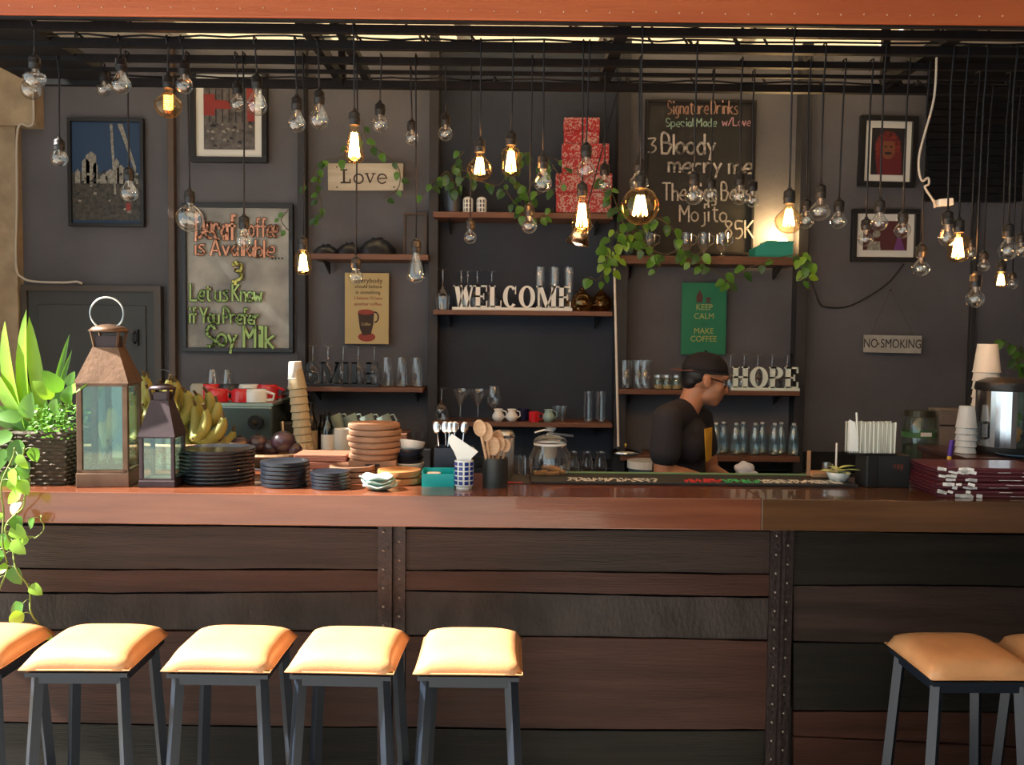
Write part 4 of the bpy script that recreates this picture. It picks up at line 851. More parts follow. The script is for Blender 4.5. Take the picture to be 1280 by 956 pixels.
# wavy mint dishes
mint = mat('mint_ceramic', (.42, .62, .56), .22, coat=.4)
for i in range(3):
    b = B(); N = 40; c = Vector((P(475 - i * 2, 610, 2.90).x, 2.90, ZT + i * .013 + .001))
    t = thing('wavy_dish', 'wavy edged mint dish, %s of three' % ['lowest', 'middle', 'topmost'][i], 'dish', c, .4 * i, 'wavy mint dishes')
    rings = []
    for r_, z_, wv in ((0, 0, 0), (.024, 0, 0), (.036, .005, .001), (.048, .012, .0025), (.056, .016, .004), (.055, .019, .004), (.033, .009, .001), (0, .004, 0)):
        if r_ == 0: rings.append([b.bm.verts.new((0, 0, z_))]); continue
        rings.append([b.bm.verts.new((r_ * (1 + wv * 6 * math.cos(5 * q)) * math.cos(q), r_ * (1 + wv * 6 * math.cos(5 * q)) * math.sin(q), z_ + wv * math.sin(5 * q))) for q in [2 * PI * k / N for k in range(N)]])
    for A, D in zip(rings, rings[1:]):
        for k in range(N):
            j = (k + 1) % N
            if len(A) == 1: b.bm.faces.new((A[0], D[j], D[k]))
            elif len(D) == 1: b.bm.faces.new((A[k], A[j], D[0]))
            else: b.bm.faces.new((A[k], A[j], D[j], D[k]))
    b.out('dish_body', mint, t, smooth=True)
# red wooden boards, and the round boards pile
for i in range(3):
    t = thing('serving_board', ['lowest reddish serving board of the flat pile', 'middle reddish serving board of the flat pile', 'topmost reddish serving board of the flat pile'][i], 'board', (P(404 - i, 575, 3.18).x, 3.22, ZT + .0 + i * .026), .05 - .03 * i, 'reddish serving boards')
    B().box((0, 0, .0125), (.185, .13, .025), bev=.003).out('board_body', woodr, t); B().tube([(.088, -.03, .0125), (.106, -.025, .0125), (.106, .025, .0125), (.088, .03, .0125)], .006, 6).out('handle', woodr, t)
zz = ZT
for i in range(2):
    t = thing('square_board', ['lower square pale block under the round boards', 'upper square pale block under the round boards'][i], 'board', (P(468, 575, 3.18).x, 3.18, zz), .06 * i, 'square pale blocks'); B().box((0, 0, .016), (.165, .15, .031), bev=.003).out('board_body', woodb, t)
    b = B(); b.box((0, -.0752, .016), (.05, .002, .01)); b.out('finger_slot', lant_dk, t); zz += .0325
for i in range(6):
    rr_ = .096 - .0025 * abs(i - 3); t = thing('round_board', 'round pale wooden board, %s of the pile' % (['lowest', 'second up', 'third up', 'fourth up', 'fifth up', 'topmost'][i]), 'board', (P(469 + random.uniform(-1.5, 1.5), 575, 3.18).x, 3.18, zz), i * .7, 'round pale wooden boards')
    B().lathe([(0, 0), (rr_ * .96, 0), (rr_, .005), (rr_, .014), (rr_ * .96, .019), (rr_ * .85, .0185), (0, .017)], 30).out('board_body', woodb, t, smooth=True, angle=35); zz += .0212
# white bowl over black bowls
for i, (m_, lb) in enumerate(((whitep, 'white bowl at the bottom under the dark bowls'), (blackgl, 'lower dark bowl under the white bowl'), (mat('navy_glaze2', (.02, .03, .05), .25, coat=.5), 'upper dark bowl under the white bowl'), (white, 'white bowl tilted on top of the dark bowls'))):
    t = thing('bowl', lb, 'bowl', (P(511, 580, 3.2).x, 3.2, ZT + .002 + i * .026), 0, None, Euler((math.radians(-10 * (i == 3)), math.radians(6 * (i == 3)), 0)))
    B().lathe([(0, 0), (.028, 0), (.048, .022), (.054, .045), (.051, .046), (.044, .022), (.024, .006), (0, .006)], 26).out('bowl_body', m_, t, smooth=True, angle=60)
    B().lathe([(.020, -.003), (.026, -.003), (.026, .001), (.020, .001)], 20).out('foot_ring', m_, t)
# teal napkin box
c = P(548, 608, 2.98); tl_ = mat('teal_plastic', (.0, .42, .42), .35); t = thing('teal_tray', 'bright teal open box left of the blue checked cup', 'box', (c.x, 3.0, ZT)); w_, d_, h_ = .104, .07, .054
b = B(); b.box((0, 0, .003), (w_, d_, .006)); b.box((0, -d_ / 2, h_ * .4), (w_, .004, h_ * .8)); b.box((0, d_ / 2, h_ / 2), (w_, .004, h_)); b.box((-w_ / 2, 0, h_ / 2), (.004, d_, h_)); b.box((w_ / 2, 0, h_ / 2), (.004, d_, h_)); b.out('tray_body', tl_, t)
B().box((-.018, 0, .036), (.045, .05, .012), bev=.003).out('paper_sachets', paper, t)
# blue checked cup with napkins
c = P(580, 607, 2.95); t = thing('checked_cup', 'white cup with blue square checks holding napkins', 'cup', (c.x, 2.95, ZT)); rc = .031; hc = .092
cb = B().lathe([(0, 0), (rc * .85, 0), (rc * .85, .006), (rc, .010), (rc, hc), (rc * .92, hc), (rc * .9, .012), (0, .01)], 28).out('cup_body', white, t, smooth=True, angle=40)
ck_ = mat('cobalt_glaze', (.01, .03, .22), .25)
for j in range(5):
    b = B()
    for k in range(10):
        a = 2 * PI * k / 10; b.box((rc * 1.003 * math.cos(a), rc * 1.003 * math.sin(a), .020 + j * .0155), (.0135, .0016, .0115), Euler((0, 0, a + PI / 2)))
    b.out('check_row', ck_, cb)
t = thing('napkin_bundle', 'fanned white paper napkins standing in the checked cup', 'napkins', (c.x, 2.95, ZT + .03))
for k in range(6):
    y_ = -.016 + .006 * k; B().prism([(-.020, y_, 0), (.020, y_, 0), (.024, y_, .07), (.046 - k * .003, y_, .092 + k * .002), (-.040 - k * .002, y_, .150 - k * .006), (-.052, y_, .135 - k * .004), (-.024, y_, .07)], (0, .003, 0)).out('napkin', paper, t)
# black cylinder with wooden spoons
c = P(619, 606, 2.98); t = thing('utensil_pot', 'black cylinder pot full of wooden spoons', 'pot', (c.x, 2.98, ZT)); B().lathe([(0, 0), (.042, 0), (.042, .098), (.038, .098), (.038, .006), (0, .006)], 26).out('pot_body', mat('black_slate', (.022, .024, .024), .45, var=.3, scale=20), t, smooth=True, angle=40)
spn = wood('spoon_wood', (.50, .29, .16), (.62, .40, .25), .6, 6); lbs = ['tall pale wooden spoon leaning furthest left in the black pot', 'pale wooden spoon with big oval bowl in the black pot', 'wooden ladle facing front in the middle of the black pot', 'short brown spoon in the middle of the black pot', 'short wooden spoon leaning right in the black pot', 'rearmost wooden spoon in the black pot']
for i, (dx, dz, r_, tl__) in enumerate(((-.030, .19, .021, -.30), (-.020, .175, .024, -.20), (-.012, .125, .024, -.05), (.012, .130, .018, .10), (.028, .125, .017, .25), (.004, .15, .019, .05))):
    t = thing('wooden_spoon', lbs[i], 'spoon', (c.x + dx * .4, 2.98 + .012 * (i - 2.5) * .8, ZT + .012), 0, 'wooden spoons in the black pot', Euler((0, tl__ * .7, 0)))
    B().tube([(0, 0, 0), (0, 0, dz - r_)], [.004, .005], 8).out('handle', spn, t)
    B().lathe([(0, 0), (.75, .10), (1, .30), (.92, .34), (.6, .18), (0, .10)], 18, (0, .005, dz), Euler((PI / 2, 0, 0))).out('spoon_bowl', spn, t)
    o = [q for q in C.objects if q.parent == t][-1]; o.data.transform(Matrix.Translation((0, 0, dz)) @ Matrix.Diagonal((r_, r_, r_ * 1.35, 1)) @ Matrix.Translation((0, 0, -dz)))
# steel shaker
c = P(628, 600, 3.12); t = thing('steel_shaker', 'tall steel cocktail shaker behind the wooden spoons', 'shaker', (c.x, 3.12, ZT)); B().lathe([(0, 0), (.030, 0), (.036, .02), (.042, .16), (.037, .165), (.034, .172), (0, .176)], 26).out('shaker_body', brushed, t, smooth=True, angle=50); B().lathe([(.0425, .150), (.0435, .152), (.0435, .160), (.041, .164)], 26).out('rim_band', chrome, t)
# dark caddy behind the cup with cutlery
c = P(567, 600, 3.16); t = thing('cutlery_box', 'dark navy box of cutlery behind the checked cup', 'box', (c.x, 3.16, ZT)); b = B(); nv = mat('navy_box', (.02, .028, .05), .5)
for q in ((0, -.045, .055, .13, .004, .11), (0, .045, .055, .13, .004, .11), (-.063, 0, .055, .004, .09, .11), (.063, 0, .055, .004, .09, .11), (0, 0, .003, .13, .09, .006)): b.box(q[:3], q[3:])
b.out('box_body', nv, t)
for i, (dx, a) in enumerate(((-.04, -.12), (-.022, -.05), (-.03, .1), (.0, .02), (.02, .1))):
    t = thing('spoon', ['steel spoon leaning left in the navy box', 'steel spoon second in the navy box', 'steel spoon crossing right in the navy box', 'steel spoon in the middle of the navy box', 'steel spoon at the right in the navy box'][i], 'spoon', (c.x + dx, 3.16, ZT + .01), 0, 'steel spoons in the navy box', Euler((0, a, 0)))
    B().tube([(0, 0, 0), (0, 0, .15)], .0025, 6).out('handle', chrome, t); B().ball((0, 0, .168), (.014, .004, .022), 12).out('spoon_bowl', chrome, t)
# lidded glass jar with rusks
c = P(687, 596, 3.20); t = thing('biscuit_jar', 'wide lidded glass jar holding a few brown biscuits', 'jar', (c.x, 3.20, ZT + .003))
B().lathe([(0, 0), (.060, 0), (.068, .012), (.076, .045), (.074, .075), (.058, .108), (.055, .118)], 30).out('jar_body', glass, t, smooth=True)
ld_ = B().lathe([(.052, .119), (.060, .121), (.060, .128), (.050, .140), (.030, .148), (.014, .150), (.012, .158), (.022, .168), (.020, .176), (0, .178)], 28).out('lid', glass, t, smooth=True)
B().lathe([(.055, .112), (.0585, .113), (.0585, .119), (.055, .120)], 28).out('seal', white, t)
B().box((.045, -.01, .150), (.075, .008, .008), Euler((0, .12, .1))).out('lid_bar', chrome, ld_); B().tube([(-.055, 0, .155), (-.02, 0, .165), (.0, 0, .162)], .004, 6).out('lid_hook', chrome, ld_)
bis = mat('biscuit', (.36, .18, .07), .8, var=.3, scale=40, bump=.5)
for i, (dx, dy, dz, a) in enumerate(((-.03, 0, .010, .2), (.01, -.02, .012, -.2), (.03, .01, .011, .1), (.0, .02, .026, .4), (.015, -.01, .028, -.1))):
    o = B().box((0, 0, 0), (.05, .03, .014), bev=.004).out('biscuit', bis); o.location = (c.x + dx, 3.2 + dy, ZT + .005 + dz); o.rotation_euler = (0, .1 * i - .2, a); tag(o, ['biscuit at the left in the jar', 'front biscuit in the jar', 'right biscuit in the jar', 'rear upper biscuit in the jar', 'upper front biscuit in the jar'][i], 'biscuit', 'brown biscuits in the jar')
for i, px in enumerate((648, 656)):
    glass_thing('small_glass', ['small glass left beside the biscuit jar', 'small glass touching the biscuit jar'][i], 'glass', [(0, 0), (.022, 0), (.026, .07), (.0255, .07), (.021, .006), (0, .006)], glass, (P(px, 590, 3.22 - .0 * i).x, 3.24 - .07 * i, ZT), 'small glasses by the biscuit jar')
# bar mats
mat_r = mat('bar_mat_rubber', (.014, .018, .020), .6, bump=.4, bscale=300); x0, x1 = P(664, 607, 3.03).x, P(1075, 607, 3.03).x
t = thing('bar_mat', 'long black rubber bar mat with printed lettering along the bar', 'bar mat', ((x0 + x1) / 2, 3.14, ZT)); B().box((0, 0, .005), (x1 - x0, .20, .010), bev=.003).out('mat_body', mat_r, t)
B().box((0, .098, .011), (x1 - x0 - .02, .006, .008)).out('green_edge', mat('mat_green', (.20, .32, .14), .5), t)
r = random.Random(11)
def scrawl(pxa, pxb, m_, nm='printed_word'):
    b = B(); xa_, xb_ = P(pxa, 603, 3.06).x - t.location.x, P(pxb, 603, 3.06).x - t.location.x; x = xa_
    while x < xb_:
        L = r.uniform(.010, .020); ya = -.085
        for s_ in range(2): b.box((x + r.uniform(0, L), ya + .035 + r.uniform(-.01, .01), .0105), (.005, .065, .001), Euler((0, 0, r.uniform(-.5, .5))))
        b.box((x + L / 2, ya + r.choice((.005, .035, .065)), .0107), (L, .009, .001)); x += L + .004
    b.out(nm, m_, t)
mw = mat('mat_print_white', (.62, .62, .58), .6); scrawl(711, 822, mw); scrawl(857, 900, mat('mat_print_red', (.6, .02, .03), .6)); scrawl(906, 950, mat('mat_print_green', (.03, .5, .16), .6)); scrawl(954, 1050, mw)
t = thing('bar_mat', 'short black bar mat piece under the biscuit jar', 'bar mat', (P(650, 604, 3.14).x, 3.14, ZT)); t.location.x = x0 - .055
B().box((0, 0, .0012), (.10, .20, .0024)).out('mat_body', mat_r, t); B().box((0, -.085, .0028), (.05, .012, .001)).out('red_print', mat('mat_print_red'), t)
# leaf bowl, paddle, straw
c = P(1049, 604, 3.12); t = thing('leaf_bowl', 'small white bowl heaped with pale green leaves at right of the bar', 'bowl', (c.x, 3.13, ZT + .011)); B().lathe([(0, 0), (.03, 0), (.042, .028), (.040, .029), (.028, .004), (0, .004)], 22).out('bowl_body', white, t, smooth=True)
palegreen = mat('pale_leaf', (.42, .52, .20), .6, var=.2, scale=20)
def leaf_mesh(b, base, d, nrm, L, w_, fold=.15, droop=.2, n=5, heart=False):
    d = Vector(d).normalized(); nrm = Vector(nrm); nrm = (nrm - d * nrm.dot(d)).normalized(); s_ = d.cross(nrm); base = Vector(base); rows = []
    for i in range(n + 1):
        q = i / n; ww = w_ / 2 * (math.sin(PI * min(1, q * .92 + .08)) ** .7 if not heart else (math.sin(PI * (q ** .62 * .93 + .05)) ** .65))
        if i == n: ww = .0002
        c_ = base + d * L * q - nrm * droop * L * q * q
        rows.append([b.bm.verts.new(c_ - s_ * ww + nrm * fold * ww), b.bm.verts.new(c_), b.bm.verts.new(c_ + s_ * ww + nrm * fold * ww)])
    for a_, c_ in zip(rows, rows[1:]):
        for k in (0, 1): b.bm.faces.new((a_[k], a_[k + 1], c_[k + 1], c_[k]))
for k in range(9):
    a = k * 2.4; b = B(); leaf_mesh(b, (.004 * math.cos(a), .004 * math.sin(a), .018 + .003 * k), (math.cos(a), math.sin(a) * .8, .25), (0, 0, 1), .055 + .01 * (k % 3), .028, n=5); b.out('leaf', palegreen, t, smooth=True, fix=False)
t = thing('paddle_tray', 'small wooden paddle board left of the leaf bowl', 'board', (P(1024, 590, 3.25).x, 3.21, ZT + .012)); B().box((0, 0, .008), (.10, .07, .016), bev=.003).out('board_body', mat('paddle_wood', (.38, .22, .12), .6), t); B().box((-.052, 0, .045), (.012, .012, .09), bev=.002).out('upright_handle', mat('paddle_wood'), t)
mug('measuring_cup', 'tiny steel measuring cup on the wooden paddle board', brushed, (P(1028, 590, 3.25).x, 3.21, ZT + .029), .014, .032, cat='cup')
o = B().tube([(0, 0, 0), (0, 0, .12)], .0035, 8).out('straw', paper); o.location = (P(1045, 585, 3.22).x, 3.22, ZT + .01); tag(o, 'single white straw standing behind the leaf bowl', 'straw')
# straw dispenser: black box below, many straws above
c = P(1108, 608, 3.06); t = thing('dispenser_box', 'matt black dispenser box below the paper straws', 'box', (c.x, 3.1, ZT)); 
B().box((.0, 0, .055), (.15, .10, .11), bev=.004).out('box_body', mat('black_card', (.012, .013, .015), .6), t); B().box((-.055, -.052, .055), (.035, .006, .108), bev=.002).out('front_strip', black, t)
[patch(t, 'print', [(.018 + i * .012, .066 - .006 * i % 2), (.027 + i * .012, .066), (.026 + i * .012, .080), (.017 + i * .012, .078)], mat('rust_print', (.12, .03, .02), .7), -.0512) for i in range(3)]
xs = P(1090, 560, 3.06).x; t = thing('straw_bundle', 'bundle of striped paper straws standing on the black dispenser', 'straws', (xs, 3.08, ZT + .112))
B().box((0, 0, .002), (.165, .07, .004)).out('holder', black, t)
sc1 = mat('straw_white', (.72, .72, .66), .7); sc2 = mat('straw_grey', (.42, .43, .37), .7)
for k in range(44):
    i, j = k % 22, k // 22; b = B(); x_ = -.076 + i * .0072; b.tube([(x_, -.024 + j * .04 + random.uniform(-.004, .004), .004), (x_ + random.uniform(-.001, .001), -.024 + j * .04, .108 + random.uniform(-.001, .002))], .0036, 7).out('straw', sc1 if i % 2 else sc2, t)
b = B(); b.tube([(-.052, -.03, .03), (-.060, -.03, .142)], .0034, 7).out('straw', sc1, t); b = B(); b.prism([(-.083, -.032, .01), (-.05, -.032, .01), (-.064, -.032, .108), (-.083, -.032, .118)], (0, .004, 0)).out('paper_sleeve', paper, t)
# flyers / booklets pile
mar = mat('booklet_maroon', (.10, .012, .02), .35, coat=.3)
bxx = P(1232, 626, 2.90).x
for i in range(8):
    o_ = thing('booklet', 'maroon booklet with white edges, %s of the pile' % (['lowest', 'second up', 'third up', 'fourth up', 'fifth up', 'sixth up', 'seventh up', 'topmost'][i]), 'booklet', (bxx + random.uniform(-.006, .008), 2.965 + random.uniform(-.01, .01), ZT + .0005 + i * .0122), random.uniform(-.05, .05) - .03 * (i == 7), 'maroon booklets')
    B().box((0, 0, .0015), (.36, .20, .003), bev=.001).out('cover', mar, o_); B().box((0, 0, .0095), (.36, .20, .0025), bev=.001).out('cover', mar, o_)
    B().box((.003, .002, .0055), (.345, .19, .0048)).out('pages', mat('booklet_pages', (.20, .06, .07), .6), o_)
    b = B()
    for k in range(7):
        x_ = random.uniform(-.165, -.04) if k < 5 else random.uniform(0, .17); b.box((x_, -.1002, .006), (random.uniform(.014, .03) if k < 5 else .04, .003, random.uniform(.006, .011) if k < 5 else .0015), Euler((0, random.uniform(0, .3) if k < 5 else 0, 0)))
    b.out('white_print', paper, o_)
c = P(1203, 585, 2.98); o = thing('marker', 'two coloured marker pen, violet above yellow, standing behind the booklets', 'pen', (c.x - .004, 3.085, ZT + .01), 0, None, Euler((0, .12, 0)))
B().cyl((0, 0, 0), .0075, .095, 12).out('barrel', mat('pen_yellow', (.75, .50, .04), .4), o); B().cyl((0, 0, .095), .0082, .055, 12).out('cap', mat('pen_violet', (.07, .02, .28), .35), o)
# raised dark shelf block behind the booklets, with the chrome dispenser and things on it
t = thing('side_riser', 'dark red wooden riser at the right end behind the bar', 'riser', (P(1250, 575, 3.4).x + .13, 3.50, 0)); zr = P(1240, 568, 3.4).z
B().box((0, 0, zr - .01), (.62, .40, .02), bev=.003).out('riser_top', mat('riser_wood', (.055, .018, .014), .3, coat=.4), t); B().box((0, 0, (zr - .02) / 2), (.60, .36, zr - .021)).out('riser_body', mat('riser_wood'), t)
xr = P(1262, 560, 3.42).x
t = thing('drink_dispenser', 'chrome drink dispenser with black top and clear front, right edge', 'dispenser', (xr, 3.45, zr))
B().lathe([(0, 0), (.105, 0), (.11, .012), (.11, .03), (0, .03)], 32).out('base', black, t, smooth=True, angle=40)
b = B(); N = 26
for i in range(N):      # chrome shell, open at the front right
    a0, a1 = [math.radians(-100 - 250 * (i + k) / N) for k in (0, 1)]
    b.prism([(.108 * math.cos(a0), .108 * math.sin(a0), .03), (.108 * math.cos(a1), .108 * math.sin(a1), .03), (.104 * math.cos(a1), .104 * math.sin(a1), .03), (.104 * math.cos(a0), .104 * math.sin(a0), .03)], (0, 0, .21))
b.out('shell', chrome, t); B().lathe([(0, .24), (.112, .24), (.115, .25), (.110, .272), (.07, .288), (0, .29)], 32).out('top_cover', black, t, smooth=True, angle=40)
B().lathe([(.094, .032), (.094, .238)], 28).out('inner_tank', tglass, t, smooth=True); B().tube([(-.105, -.04, .06), (-.125, -.05, .06), (-.125, -.05, .12), (-.105, -.04, .12)], .006, 8).out('handle', black, t)
for i, (dx, dz, m_) in enumerate(((.02, .05, 'fruit_orange'), (.05, .07, 'fruit_orange'), (.01, .11, 'fruit_green'), (.05, .13, 'fruit_green'))):
    o = B().ball((0, 0, 0), (.03, .026, .022), 14).out('fruit', mat(m_, (.55, .25, .03) if 'orange' in m_ else (.10, .22, .05), .5), None, smooth=True); o.location = (xr + dx * .7, 3.45 - .02 + .03 * (i % 2), zr + dz + .01)
    tag(o, ['orange fruit low in the dispenser', 'second orange fruit in the dispenser', 'green fruit in the dispenser', 'topmost green fruit in the dispenser'][i], 'fruit')
t = thing('blue_rim_plate', 'pale plate with blue rim in front of the chrome dispenser', 'plate', (P(1273, 572, 3.34).x, 3.34, zr)); B().lathe([(0, 0), (.04, 0), (.075, .010), (.078, .013), (.04, .004), (0, .004)], 28).out('plate_body', mat('blue_rim', (.10, .25, .42), .3), t, smooth=True)
def cups(label, px, y0, y1, r_, Y, z, n, m_, group, tilt=0, flip=True, cat='cups'):
    """a sleeve of nested paper cups: each cup its own object"""
    H = (y1 - y0) / K(Y); ch = r_ * 2.3; st_ = (H - ch) / max(1, n - 1); base = None
    for i in range(n):
        lb = label % ('topmost' if i == n - 1 else 'lowest' if i == 0 else ORD[min(i, 11)] + ' up' if i < 12 else 'upper')
        loc = (P(px, 500, Y).x + math.sin(tilt) * i * st_, Y, z + i * st_)
        if base is None:
            base = thing('paper_cup', lb, 'cup', loc, 0, group, Euler((0, tilt, 0))); pr = [(r_, 0), (r_ * 1.05, .002), (r_ * 1.02, .007), (r_ * .75, ch), (0, ch), (0, ch - .003), (r_ * .72, ch - .004), (r_ * .97, .004)]
            B().lathe(pr, 18).out('cup_body', m_, base, smooth=True, angle=50); B().lathe([(r_ * 1.0, 0), (r_ * 1.07, .002), (r_ * 1.05, .007), (r_ * 1.0, .006)], 18).out('rim', m_, base)
        else: c_ = copy_tree(base, loc, lb); c_.rotation_euler = (0, tilt, 0)
cupw = mat('cup_white', (.74, .72, .66), .6); cupt = mat('cup_tan', (.55, .45, .28), .7)
cups('white paper cup, %s of tall sleeve behind the chrome dispenser', 1232, 440, 570, .050, 3.62, zr, 10, cupw, 'tall cup sleeve behind the chrome dispenser')
cups('clear plastic cup, %s of short sleeve left of the chrome dispenser', 1209, 511, 570, .036, 3.44, zr, 5, mat('cup_cool', (.60, .66, .70), .4), 'short cup sleeve by the dispenser')
t = thing('card_carton', 'worn pale carton behind the short cup sleeve', 'box', (P(1197, 540, 4.2).x, 4.27, zr - .02)); zq = P(1192, 512, 4.2).z; t.location.z = .93
B().box((0, 0, (zq - .93) / 2), (.16, .12, zq - .93), bev=.003).out('carton_body', mat('carton', (.20, .17, .15), .8, var=.2, scale=8), t); B().box((.0, -.061, (zq - .93) * .8), (.16, .004, .006)).out('flap_seam', lant_dk, t); B().ball((.03, -.062, zq - 1.0), (.018, .004, .018), 12).out('hole', black, t)
# big glass jar with green label band
c = P(1147, 580, 3.4); t = thing('pickle_jar', 'large glass jar with green band and small white label at right', 'jar', (P(1147, 580, 4.25).x, 4.25, .93)); zj = P(1147, 510, 4.25).z - .93
B().cyl((0, 0, 0), .09, zj - .27, 24).out('stand', black, t); z_ = zj - .27
B().lathe([(.05, z_), (.072, z_ + .01), (.076, z_ + .03), (.076, z_ + .19), (.060, z_ + .225), (.058, z_ + .232)], 26).out('jar_body', tglass, t, smooth=True); B().lathe([(0, z_ + .26), (.064, z_ + .26), (.066, z_ + .232), (.062, z_ + .23)], 26).out('lid', mat('lid_olive', (.07, .07, .05), .4, .5), t)
B().lathe([(.0768, z_ + .135), (.0768, z_ + .16)], 26).out('green_band', mat('band_green', (.06, .18, .06), .5), t, smooth=True); B().box((-.0, -.078, z_ + .153), (.05, .003, .018)).out('label_tag', paper, t)
B().lathe([(0, z_ + .02), (.07, z_ + .02), (.070, z_ + .10), (0, z_ + .10)], 24).out('contents', mat('jar_contents', (.05, .06, .045), .4), t)
# dark box right of the small jar, under the leaf items
o = B().box((0, 0, 0), (.12, .12, .006)).out('notepad', mat('notepad', (.50, .50, .40), .7)); o.location = (P(1148, 598, 3.2).x, 3.19, ZT + .004); tag(o, 'cream notepad lying between the dispenser box and booklets', 'notepad')
# ------------------------------------------------------------------ behind the bar, left: coffee machine, cups, grinder
zb_ = .93; Ym = 4.0
xm0, xm1 = P(190, 505, Ym).x, P(340, 505, Ym).x; zm = P(265, 507, Ym).z; cmw = xm1 - xm0
mst = mat('machine_steel', (.16, .21, .21), .32, .85); t = thing('coffee_machine', 'steel espresso machine with cups on top behind the bar', 'coffee machine', ((xm0 + xm1) / 2, Ym + .22, zb_))
H = zm - zb_
B().box((0, 0, H - .075), (cmw, .44, .15), bev=.01).out('group_housing', mst, t); B().box((0, .08, H * .4), (cmw * .96, .26, H * .8), bev=.006).out('back_body', mat('machine_dark', (.03, .035, .035), .4, .5), t)
B().box((0, -.02, .03), (cmw, .42, .06), bev=.006).out('drip_tray', brushed, t); b = B()
for sx in (-1, 1): b.box((sx * cmw * .47, -.1, H * .4), (.02, .18, H * .8))
b.out('side_panel', mst, t); B().box((0, 0, H + .006), (cmw * 1.0, .42, .012)).out('cup_rail', mat('machine_edge', (.55, .72, .66), .3, .6), t)
pn = B().box((.0, -.222, H - .07), (.10, .006, .05), bev=.002).out('control_panel', mat('panel_grey', (.10, .11, .12), .4), t)
b = B()
for i in range(4):
    for j in range(2): b.box((-.036 + i * .022, -.2265, H - .08 + j * .022), (.012, .004, .010))
b.out('button', mat('button_pale', (.40, .42, .44), .4), pn)
kx = P(321, 520, Ym).x - t.location.x
B().cyl((kx, -.222, H - .07), .032, .03, 20, rot=Euler((PI / 2, 0, 0))).out('steam_knob', black, t); B().cyl((kx, -.252, H - .07), .012, .004, 14, rot=Euler((PI / 2, 0, 0))).out('knob_badge', chrome, t)
for gx in (-.12, .10):
    g_1 = B().cyl((gx, -.14, H - .20), .034, .05, 18).out('group_head', chrome, t); B().cyl((gx, -.17, H - .19), .012, .13, 10, .015, Euler((PI / 2, 0, 0))).out('portafilter_handle', black, g_1)
B().tube([(kx, -.2, H - .15), (kx + .01, -.22, H - .25), (kx - .01, -.22, H - .33)], .005, 8).out('steam_wand', chrome, t)
ztop = zb_ + H + .013
for px, m_, lb, r_ in ((272, redg, 'red cup on the coffee machine, left of the two red ones', .048), (303, redg, 'red cup on the coffee machine, right of the two red ones', .048), (320, white, 'white cup with handle upturned on the coffee machine', .050)):
    t = mug('coffee_cup', lb, m_, (P(px, 500, Ym + .06).x, Ym + .06, ztop), r_, .058, 'cups on the coffee machine', cat='cup'); t.rotation_euler = (PI, 0, 0); t.location.z += .060
for px, m_, lb in ((285, blackgl, 'black cup behind the red cups on the coffee machine'), (310, white, 'cream cup behind the right red cup'), (250, mat('cream_cloth', (.42, .38, .30), .8), 'cream dish lying left on the coffee machine'), (333, redg, 'red cup behind the white upturned cup'), (262, redg, 'darker red cup at the rear left on the machine')):
    t = mug('coffee_cup', lb, m_, (P(px, 490, Ym + .2).x, Ym + .22, ztop), .050, .07, 'cups on the coffee machine', cat='cup'); t.rotation_euler = (PI, 0, 0); t.location.z += .072
for px, lb in ((262, 'upturned clear glass at left, on the coffee machine'), (281, 'upturned clear glass at right, on the coffee machine')):
    glass_thing('tall_glass', lb, 'glass', [(.035, 0), (.030, .07), (.024, .12), (.020, .135), (0, .137)], glass, (P(px, 480, Ym + .3).x, Ym + .34, ztop), 'upturned glasses on the coffee machine')
t = thing('coffee_grinder', 'dark coffee grinder right beside the espresso machine', 'grinder', (P(352, 520, 4.05).x + .02, 4.20, zb_)); zg = P(350, 495, 4.05).z - zb_
B().box((0, 0, zg * .35), (.11, .16, zg * .7), bev=.008).out('grinder_body', mat('grinder_brown', (.06, .045, .03), .4, .3), t); B().lathe([(.03, zg * .7), (.055, zg * .85), (.058, zg)], 20).out('hopper', thin_glass('smoke_glass', (.35, .35, .36), .08), t, smooth=True); B().lathe([(0, zg + .03), (.03, zg + .025), (.058, zg + .01), (.06, zg)], 20).out('hopper_lid', black, t, smooth=True)
B().ball((0, 0, zg + .03), (.03, .03, .02), 10).out('lid_cloth', paper, t)
# tall leaning sleeve of cups
cups('tan paper cup, %s of the tall leaning sleeve beside the grinder', 384, 484, 552, .038, 3.75, zb_, 14, cupt, 'tan cup sleeve', tilt=-.09) if 0 else None
base = None; p0, p1 = P(386, 600, 4.05), P(372, 486, 4.05); p0.z = .931; n = 14
for i in range(n):
    q = i / (n - 1); loc = p0.lerp(p1, q); lb = 'tan paper cup in the tall leaning sleeve, number %s' % ''; 
    lb = ('topmost' if i == n - 1 else 'lowest' if i == 0 else (ORD[i] + ' up')) + ' tan paper cup of the tall leaning sleeve'
    if i == n - 2: lb = 'tan paper cup second from top in the leaning sleeve'
    if base is None:
        base = thing('paper_cup', lb, 'cup', loc, 0, 'tan cup sleeve', Euler((0, -.09, 0))); r_ = .040; ch = .09
        B().lathe([(r_, 0), (r_ * 1.05, .002), (r_ * 1.02, .007), (r_ * .75, ch), (0, ch), (0, ch - .003), (r_ * .72, ch - .004), (r_ * .97, .004)], 18).out('cup_body', cupt, base, smooth=True, angle=50)
        B().lathe([(r_ * 1.0, 0), (r_ * 1.07, .002), (r_ * 1.05, .007), (r_ * 1.0, .006)], 18).out('rim', cupt, base)
    else: c_ = copy_tree(base, loc, lb)
